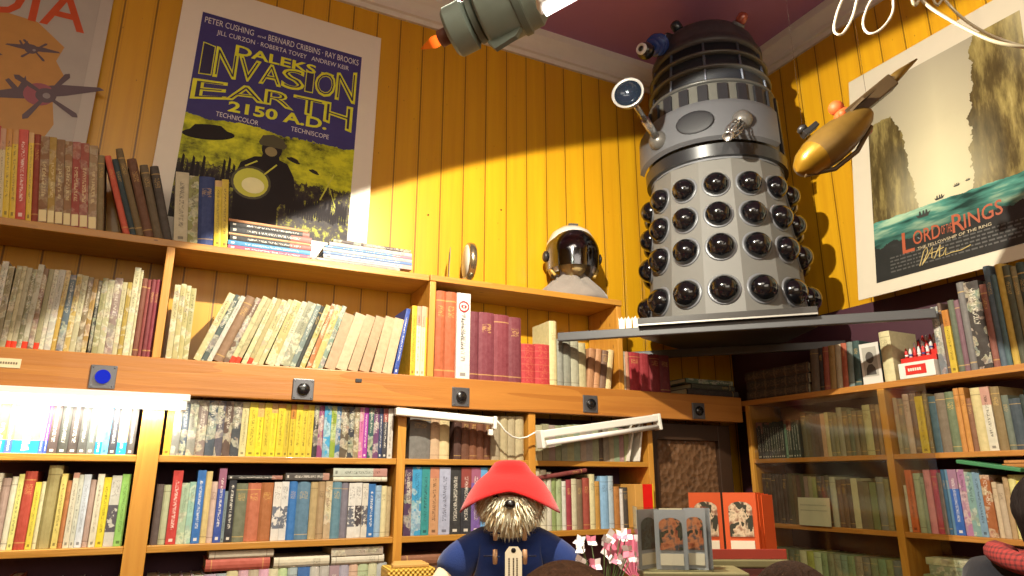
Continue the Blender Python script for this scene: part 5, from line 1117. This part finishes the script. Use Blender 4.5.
# ------------------------------------------------------------------ hanging green craft with a flame bulb, near the camera
c0 = at_d(421, 49, 1.42); c1 = at_d(560, -22, 1.30)
ax = (c1-c0).normalized(); side = ax.cross(Vector((0, 0, 1))).normalized(); uu = side.cross(ax); L = (c1-c0).length; s_ = L/.30
cr = thing('hanging_lamp', 'grey-green gun-shaped lamp with a small flame bulb, hanging from the ceiling', 'lamp'); QM = Matrix.Translation(c0) @ Matrix((ax, -side, uu)).transposed().to_4x4(); cr.matrix_world = QM
GG = plain('78847a', .55, .1, var=.4, scale=9); GG2 = plain('5c665c', .55, .1, var=.35, scale=9)
mb = MB(); mb.lathe([(.001, 0), (.006, .012), (.0115, .028), (.011, .037), (.007, .045)], 18, 0, XR @ Matrix.Scale(s_, 4), cap=False)
def bulb_mat():
    t = NT('flame_bulb'); z = t.sep(t.coord('Object'))[0]; gl = t.n('ShaderNodeBsdfGlass'); gl.inputs['IOR'].default_value = 1.1; tr = t.n('ShaderNodeBsdfTransparent'); tr.inputs[0].default_value = hx('f2d8c0')
    e = t.n('ShaderNodeEmission'); e.inputs[0].default_value = hx('ff6a20'); e.inputs[1].default_value = 2.2; x = t.n('ShaderNodeMixShader'); t.put(x.inputs[0], t.math('SMOOTH_MIN', 1.0, t.math('MAXIMUM', t.math('MULTIPLY', t.math('SUBTRACT', z, .020*s_), 60/s_), .06), .05))
    t.t.links.new(tr.outputs[0], x.inputs[1]); t.t.links.new(e.outputs[0], x.inputs[2]); t.t.links.new(x.outputs[0], t.out.inputs[0]); return t.m
bl = mb.build('flame_bulb', bulb_mat(), cr)
mb = MB(); mb.lathe([(.010, .0), (.017, .003), (.017, .022), (.012, .026)], 16, 0, XR @ Matrix.Translation((0, 0, .040*s_)) @ Matrix.Scale(s_, 4)); mb.build('bulb_socket', plain('6a4030', .6), cr)
def part(name, prof, m): mb = MB(); mb.lathe(prof, 28, 0, XR @ Matrix.Scale(s_, 4)); return shade_auto(mb.build(name, m, cr), 35)
part('front_drum', [(.022, .062), (.044, .066), (.050, .072), (.050, .108), (.040, .114)], GG)
part('waist_ring', [(.038, .1145), (.045, .118), (.045, .128), (.038, .132)], GG2)
part('main_body', [(.05, .1325), (.062, .138), (.066, .155), (.064, .24), (.055, .25), (.04, .3), (.001, .302)], GG)
part('rear_band', [(.0655, .20), (.069, .203), (.069, .215), (.0650, .218)], GG2)
mb = MB(); mb.prism([(.13*s_, -.062*s_), (.2*s_, -.064*s_), (.185*s_, -.078*s_), (.14*s_, -.084*s_)], -.006*s_, .006*s_, 0, Matrix.Rotation(R(90), 4, 'X')); mb.build('fin', GG2, cr)
mb = MB(); mb.tube([(.09*s_, .042*s_, .028*s_), (.11*s_, .062*s_, .028*s_), (.15*s_, .066*s_, .028*s_)], .004*s_, 8); mb.build('pipe', plain('7a8474', .4, .4), cr)
p = QM @ Vector((.16*s_, 0, .045*s_)); q = QM @ Vector((.088*s_, 0, .036*s_))
mb = MB(); mb.tube([p, (p.x, p.y, CEIL+.001)], .004, 8); mb.tube([q, (q.x, q.y, CEIL+.001)], .004, 8); o = mb.build('drop_rod', GG2); o.parent = cr; o.matrix_parent_inverse = QM.inverted()
# lit ceiling tube, its end showing past the lamp
a, b = at_d(545, 12, 1.0), at_d(640, -40, 1.0); 
tl = thing('tube_light', 'bright white tube light end at the top of the picture behind the green lamp', 'tube light'); dv = (b-a).normalized(); Q = Matrix.Translation(a) @ Matrix((dv, Vector((0, 0, 1)).cross(dv).normalized(), dv.cross(Vector((0, 0, 1)).cross(dv)).normalized())).transposed().to_4x4(); tl.matrix_world = Q
mb = MB(); mb.tube([(0, 0, 0), (.3, 0, 0)], .008, 16); mb.build('tube', emit('fff8ee', 5), tl)
MB().bbox(-.004, .31, -.018, .018, .0085, .028, .003).build('batten', WPL, tl)
mb = MB()
for x in (.1, .25): p = Q @ Vector((x, 0, .028)); mb.tube([p, (p.x, p.y, CEIL+.001)], .003, 6)
o = mb.build('drop_rod', WPL); o.parent = tl; o.matrix_parent_inverse = Q.inverted()
# ------------------------------------------------------------------ loose cables by the ceiling at the upper right
def cable(name, pts, dist, r_, m, label):
    P = [at_d(x, y, dist+.02*math.sin(i*1.3)) for i, (x, y) in enumerate(pts)]; P = [Vector((P[0].x, P[0].y, CEIL+.002))]+P; out = []
    for i in range(len(P)-1):                                # Catmull-Rom
        p0, p1, p2, p3 = P[max(0, i-1)], P[i], P[i+1], P[min(len(P)-1, i+2)]
        for k in range(6):
            t = k/6; out.append(.5*((2*p1)+(p2-p0)*t+(2*p0-5*p1+4*p2-p3)*t*t+(3*p1-p0-3*p2+p3)*t**3))
    out.append(P[-1]); mb = MB(); mb.tube(out, r_, 8); return tag(mb.build(name, m), label, 'cable', 'loose cables by the ceiling')
CB = plain('c8c0ae', .4, var=.05); CT = plain('b4a98c', .3, var=.05, coat=.3)
cable('loose_cable', ((866, -40), (858, -5), (852, 18), (842, 34), (834, 30), (838, 10), (846, -8)), 1.7, .0032, CB, 'white cable coil hanging at the ceiling, leftmost of the loops')
cable('loose_cable', ((890, -40), (893, -5), (892, 14), (880, 30), (868, 33), (863, 22), (870, 2), (884, -12)), 1.7, .0030, CB, 'white cable coil hanging at the ceiling, right of the leftmost loop')
cable('loose_cable', ((905, -30), (922, 0), (950, 20), (985, 38), (1010, 45), (1040, 48)), 1.65, .0040, CT, 'lower beige cable crossing the top right corner above the cliff poster')
cable('loose_cable', ((925, -30), (945, 0), (965, 20), (990, 35), (1015, 44), (1045, 52)), 1.68, .0032, CT, 'upper beige cable crossing the top right corner above the cliff poster')
# ------------------------------------------------------------------ nail heads in the yellow boards
for k, (px, py) in enumerate(((428, 215), (501, 210))):
    p = on_y(px, py, YW); mb = MB(); mb.ball((p.x, YW-.001, p.z), .004, 0, 10, 6); tag(mb.build('nail_head', BLK), 'dark nail head in the yellow boards above the dial, '+['left one', 'right one'][k], 'nail')
# ------------------------------------------------------------------ customers at the bottom edge
SKIN_M = plain('c08a6c', .5, var=.06)
def hair_mat(h):
    t = NT('hair_'+h); o = t.coord('Object'); n = t.noise(t.mapv(o, (120, 120, 14)), 1, 4); c = hx(h)
    return t.bsdf(t.mix(n, tuple(q*.4 for q in c[:3])+(1,), tuple(min(1, q*1.3) for q in c[:3])+(1,)), .75, 0, n, .9, spec=.15)
def person(label, x, y, height, face, hair, top, legs, scarf=None, longhair=False, hunch=0.0):
    k = height/1.7; r = thing('person', label, 'person', (x, y, 0), (0, 0, face))
    S = Matrix.Scale(k, 4)
    V = [(0, 0, .95), (0, 0, 1.15), (0, .0, 1.36), (0, .01-hunch*.4, 1.46-hunch*.6), (0, -.005-hunch*.8, 1.52-hunch),
         (-.09, 0, .9), (-.1, -.01, .5), (-.1, .01, .09), (-.105, -.14, .03), (.09, 0, .9), (.1, -.01, .5), (.1, .01, .09), (.105, -.14, .03)]
    E_ = [(0, 1), (1, 2), (2, 3), (3, 4), (0, 5), (5, 6), (6, 7), (7, 8), (0, 9), (9, 10), (10, 11), (11, 12)]
    rad = [(.16, .11), (.145, .1), (.165, .105), .06, .052, .085, .058, .042, .035, .085, .058, .042, .035]
    for s in (-1, 1):
        b = len(V); V += [(s*.17, .0, 1.39), (s*.215, .01, 1.12), (s*.225, -.07, .88), (s*.225, -.10, .80)]; E_ += [(2, b), (b, b+1), (b+1, b+2), (b+2, b+3)]; rad += [.055, .042, .03, (.036, .018)]
        for q in range(5):
            f = len(V)
            if q < 4:
                dx = -.026+.0175*q; ln = (.07, .08, .076, .06)[q]
                V += [(s*.225+dx, -.108, .785), (s*.225+dx*1.1, -.122, .785-ln*.55), (s*.225+dx*1.1, -.112, .785-ln)]
            else: V += [(s*.225-s*.028, -.115, .815), (s*.225-s*.046, -.135, .785), (s*.225-s*.044, -.145, .755)]
            E_ += [(b+3, f), (f, f+1), (f+1, f+2)]; rad += [.0095, .0085, .0075]
    skin('body', V, E_, rad, SKIN_M, r, 1, S)
    # head with a face, joined to the neck
    mb = MB(); T = S @ Matrix.Translation((0, -.015-hunch*.8, 1.60-hunch))
    mb.ball((0, .005, .02), 1, 0, 30, 20, (.075, .092, .098), T); mb.ball((0, -.03, -.055), 1, 0, 24, 14, (.05, .055, .055), T)
    mb.ball((0, -.092, -.012), 1, 0, 14, 10, (.013, .018, .022), T)
    for s in (-1, 1): mb.ball((s*.078, .01, -.008), 1, 0, 14, 10, (.010, .020, .030), T)
    hd = mb.build('head', SKIN_M, r)
    for s in (-1, 1):
        mb = MB(); mb.ball((s*.03, -.078, .012), .0115, 0, 14, 10, M=T); e = mb.build('eye', plain('ece6e0', .2), hd)
        mb = MB(); mb.ball((s*.03, -.0865, .012), .0052, 0, 10, 8, M=T); mb.build('iris', plain('2c1c14', .2), e)
    mb = MB(); mb.ball((0, -.083, -.055), 1, 0, 16, 8, (.022, .008, .007), T); mb.build('mouth', plain('9c5048', .5), hd)
    # hair: a cap over the skull, open at the face
    mb = MB(); sg, rw = 40, 16; v = []; rg = random.Random(int(x*100))
    for i in range(rw+1):
        for j in range(sg):
            a = 2*math.pi*j/sg; front = max(0, -math.sin(a)); low = (-.075 if not longhair else -.16)*(1-front)+.055*front
            ph = i/rw; zt = .128; z = low+(zt-low)*math.sin(ph*math.pi/2); zz = min(1, max(0, (z-.02)/.108)) if z > .02 else 0
            rr = math.sqrt(max(0, 1-zz**2)) if z > .02 else 1.0-(.12 if longhair else .25)*((.02-z)/.1); w = 1+.02*math.sin(7*a+i)+.02*rg.random()
            v.append((.087*rr*math.cos(a)*w, .006+.104*rr*math.sin(a)*w, z))
    mb.add(v, [(i*sg+j, i*sg+(j+1) % sg, (i+1)*sg+(j+1) % sg, (i+1)*sg+j) for i in range(rw) for j in range(sg)], 0, True, T)
    mb.build('hair', hair_mat(hair), r)
    CV = [(0, 0, .9), (0, 0, 1.15), (0, 0, 1.37), (0, .008, 1.445)]; CE = [(0, 1), (1, 2), (2, 3)]; cr_ = [(.185, .135), (.165, .118), (.18, .118), .075]
    for s in (-1, 1):
        b = len(CV); CV += [(s*.172, 0, 1.39), (s*.216, .01, 1.12), (s*.225, -.066, .9)]; CE += [(2, b), (b, b+1), (b+1, b+2)]; cr_ += [.07, .056, .046]
    skin('sweater', CV, CE, cr_, fabric(top), r, 2, S)
    TV = [(0, 0, .97), (-.09, 0, .88), (-.1, -.01, .5), (-.1, .01, .1), (.09, 0, .88), (.1, -.01, .5), (.1, .01, .1)]
    skin('trousers', TV, [(0, 1), (1, 2), (2, 3), (0, 4), (4, 5), (5, 6)], [(.17, .125), .1, .075, .065, .1, .075, .065], fabric(legs), r, 2, S)
    for s in (-1, 1): MB().bbox(s*.105-.048, s*.105+.048, -.20, .06, 0, .085, .02, 0, S).build('shoe', plain('2a2422', .5), r)
    if scarf:
        t = NT('plaid_scarf'); o = t.coord('Object'); sp = t.sep(o); a = t.math('GREATER_THAN', t.math('SINE', t.math('MULTIPLY', sp[0], 620)), .3); b = t.math('GREATER_THAN', t.math('SINE', t.math('MULTIPLY', sp[2], 620)), .3)
        m = t.bsdf(t.mix(t.math('MULTIPLY', t.math('ADD', a, b), .5), hx(scarf), hx('5c2424')), .9)
        mb = MB(); pts = [S @ Vector((.088*math.cos(q*.3142), .012+.08*math.sin(q*.3142), 1.455+.012*math.sin(q*.6))) for q in range(21)]; mb.tube(pts, .024*k, 10); mb.build('scarf', m, r)
    return r
h = at_d(566, 564, .8); person('person with brown hair, only the top of the head showing below the bear', h.x, h.y, 1.7*(h.z+.003)/1.728, -YAW+R(180), '5a4030', '6a5a50', '3a3a44')
h = at_d(790, 563, 1.25); person('person with dark brown hair, only the top of the head showing below the orange cards', h.x, h.y, 1.7*(h.z+.003)/1.728, -R(47)+R(180), '3c2a20', '54483c', '2c2c34')
h = at_d(1038, 519, 1.95); person('person in a navy sweater and red plaid scarf at the right edge', h.x, h.y, 1.7*(h.z)/1.54, R(68), '241c1a', '10131f', '2a2a30', '9c3430', hunch=.07)
# ------------------------------------------------------------------ light
def area(name, loc, rot, sx, sy, e, c):
    l = bpy.data.lights.new(name, 'AREA'); l.shape = 'RECTANGLE'; l.size = sx; l.size_y = sy; l.energy = e; l.color = c
    o = bpy.data.objects.new(name, l); C.objects.link(o); o.location = loc; o.rotation_euler = rot; return o
area('ceiling_fill', (-.6, -.5, 3.55), (0, 0, 0), 2.2, 1.6, 72, (1, .89, .7))  # unseen soft fill added below the ceiling to lift the room
area('camera_side_fill', (.4, -2.2, 2.6), (R(65), 0, R(-12)), 2.4, 1.4, 38, (1, .9, .74))  # unseen fill added behind the camera, stands for no fitting
L0 = Vector((.65, 1.24, 2.83)); P1, P2 = on_y(378, 187, YW), on_y(642, 133, YW)
P3 = on_y(60, 300, SF); v1, v2, v3 = ((p-L0).normalized() for p in (P1, P2, P3))
axs = (v2-v1).cross(v3-v1).normalized(); axs = axs if axs.dot(v1) > 0 else -axs; half = math.acos(axs.dot(v1))
l = bpy.data.lights.new('key_lamp', 'SPOT'); l.energy = 215; l.color = (1, .93, .76); l.spot_size = 2*half; l.spot_blend = .035; l.shadow_soft_size = .015
k = bpy.data.objects.new('key_lamp', l); C.objects.link(k); k.location = L0; k.rotation_euler = (-axs).to_track_quat('Z', 'Y').to_euler()
l2 = area('shelf_tube_glow', (-.6, SF-.03, 1.745), (R(22), 0, 0), 1.3, .03, 7, (1, .95, .82))
w = bpy.data.worlds.new('world'); bpy.context.scene.world = w; w.use_nodes = True
w.node_tree.nodes['Background'].inputs[0].default_value = (.5, .42, .34, 1); w.node_tree.nodes['Background'].inputs[1].default_value = .15
sc = bpy.context.scene; sc.view_settings.view_transform = 'Standard'; sc.view_settings.look = 'None'; sc.view_settings.exposure = 0
sc.cycles.max_bounces = 8; sc.cycles.transparent_max_bounces = 16
for i in list(used_labels):
    if len(i.split()) > 16: print('LONG', i)
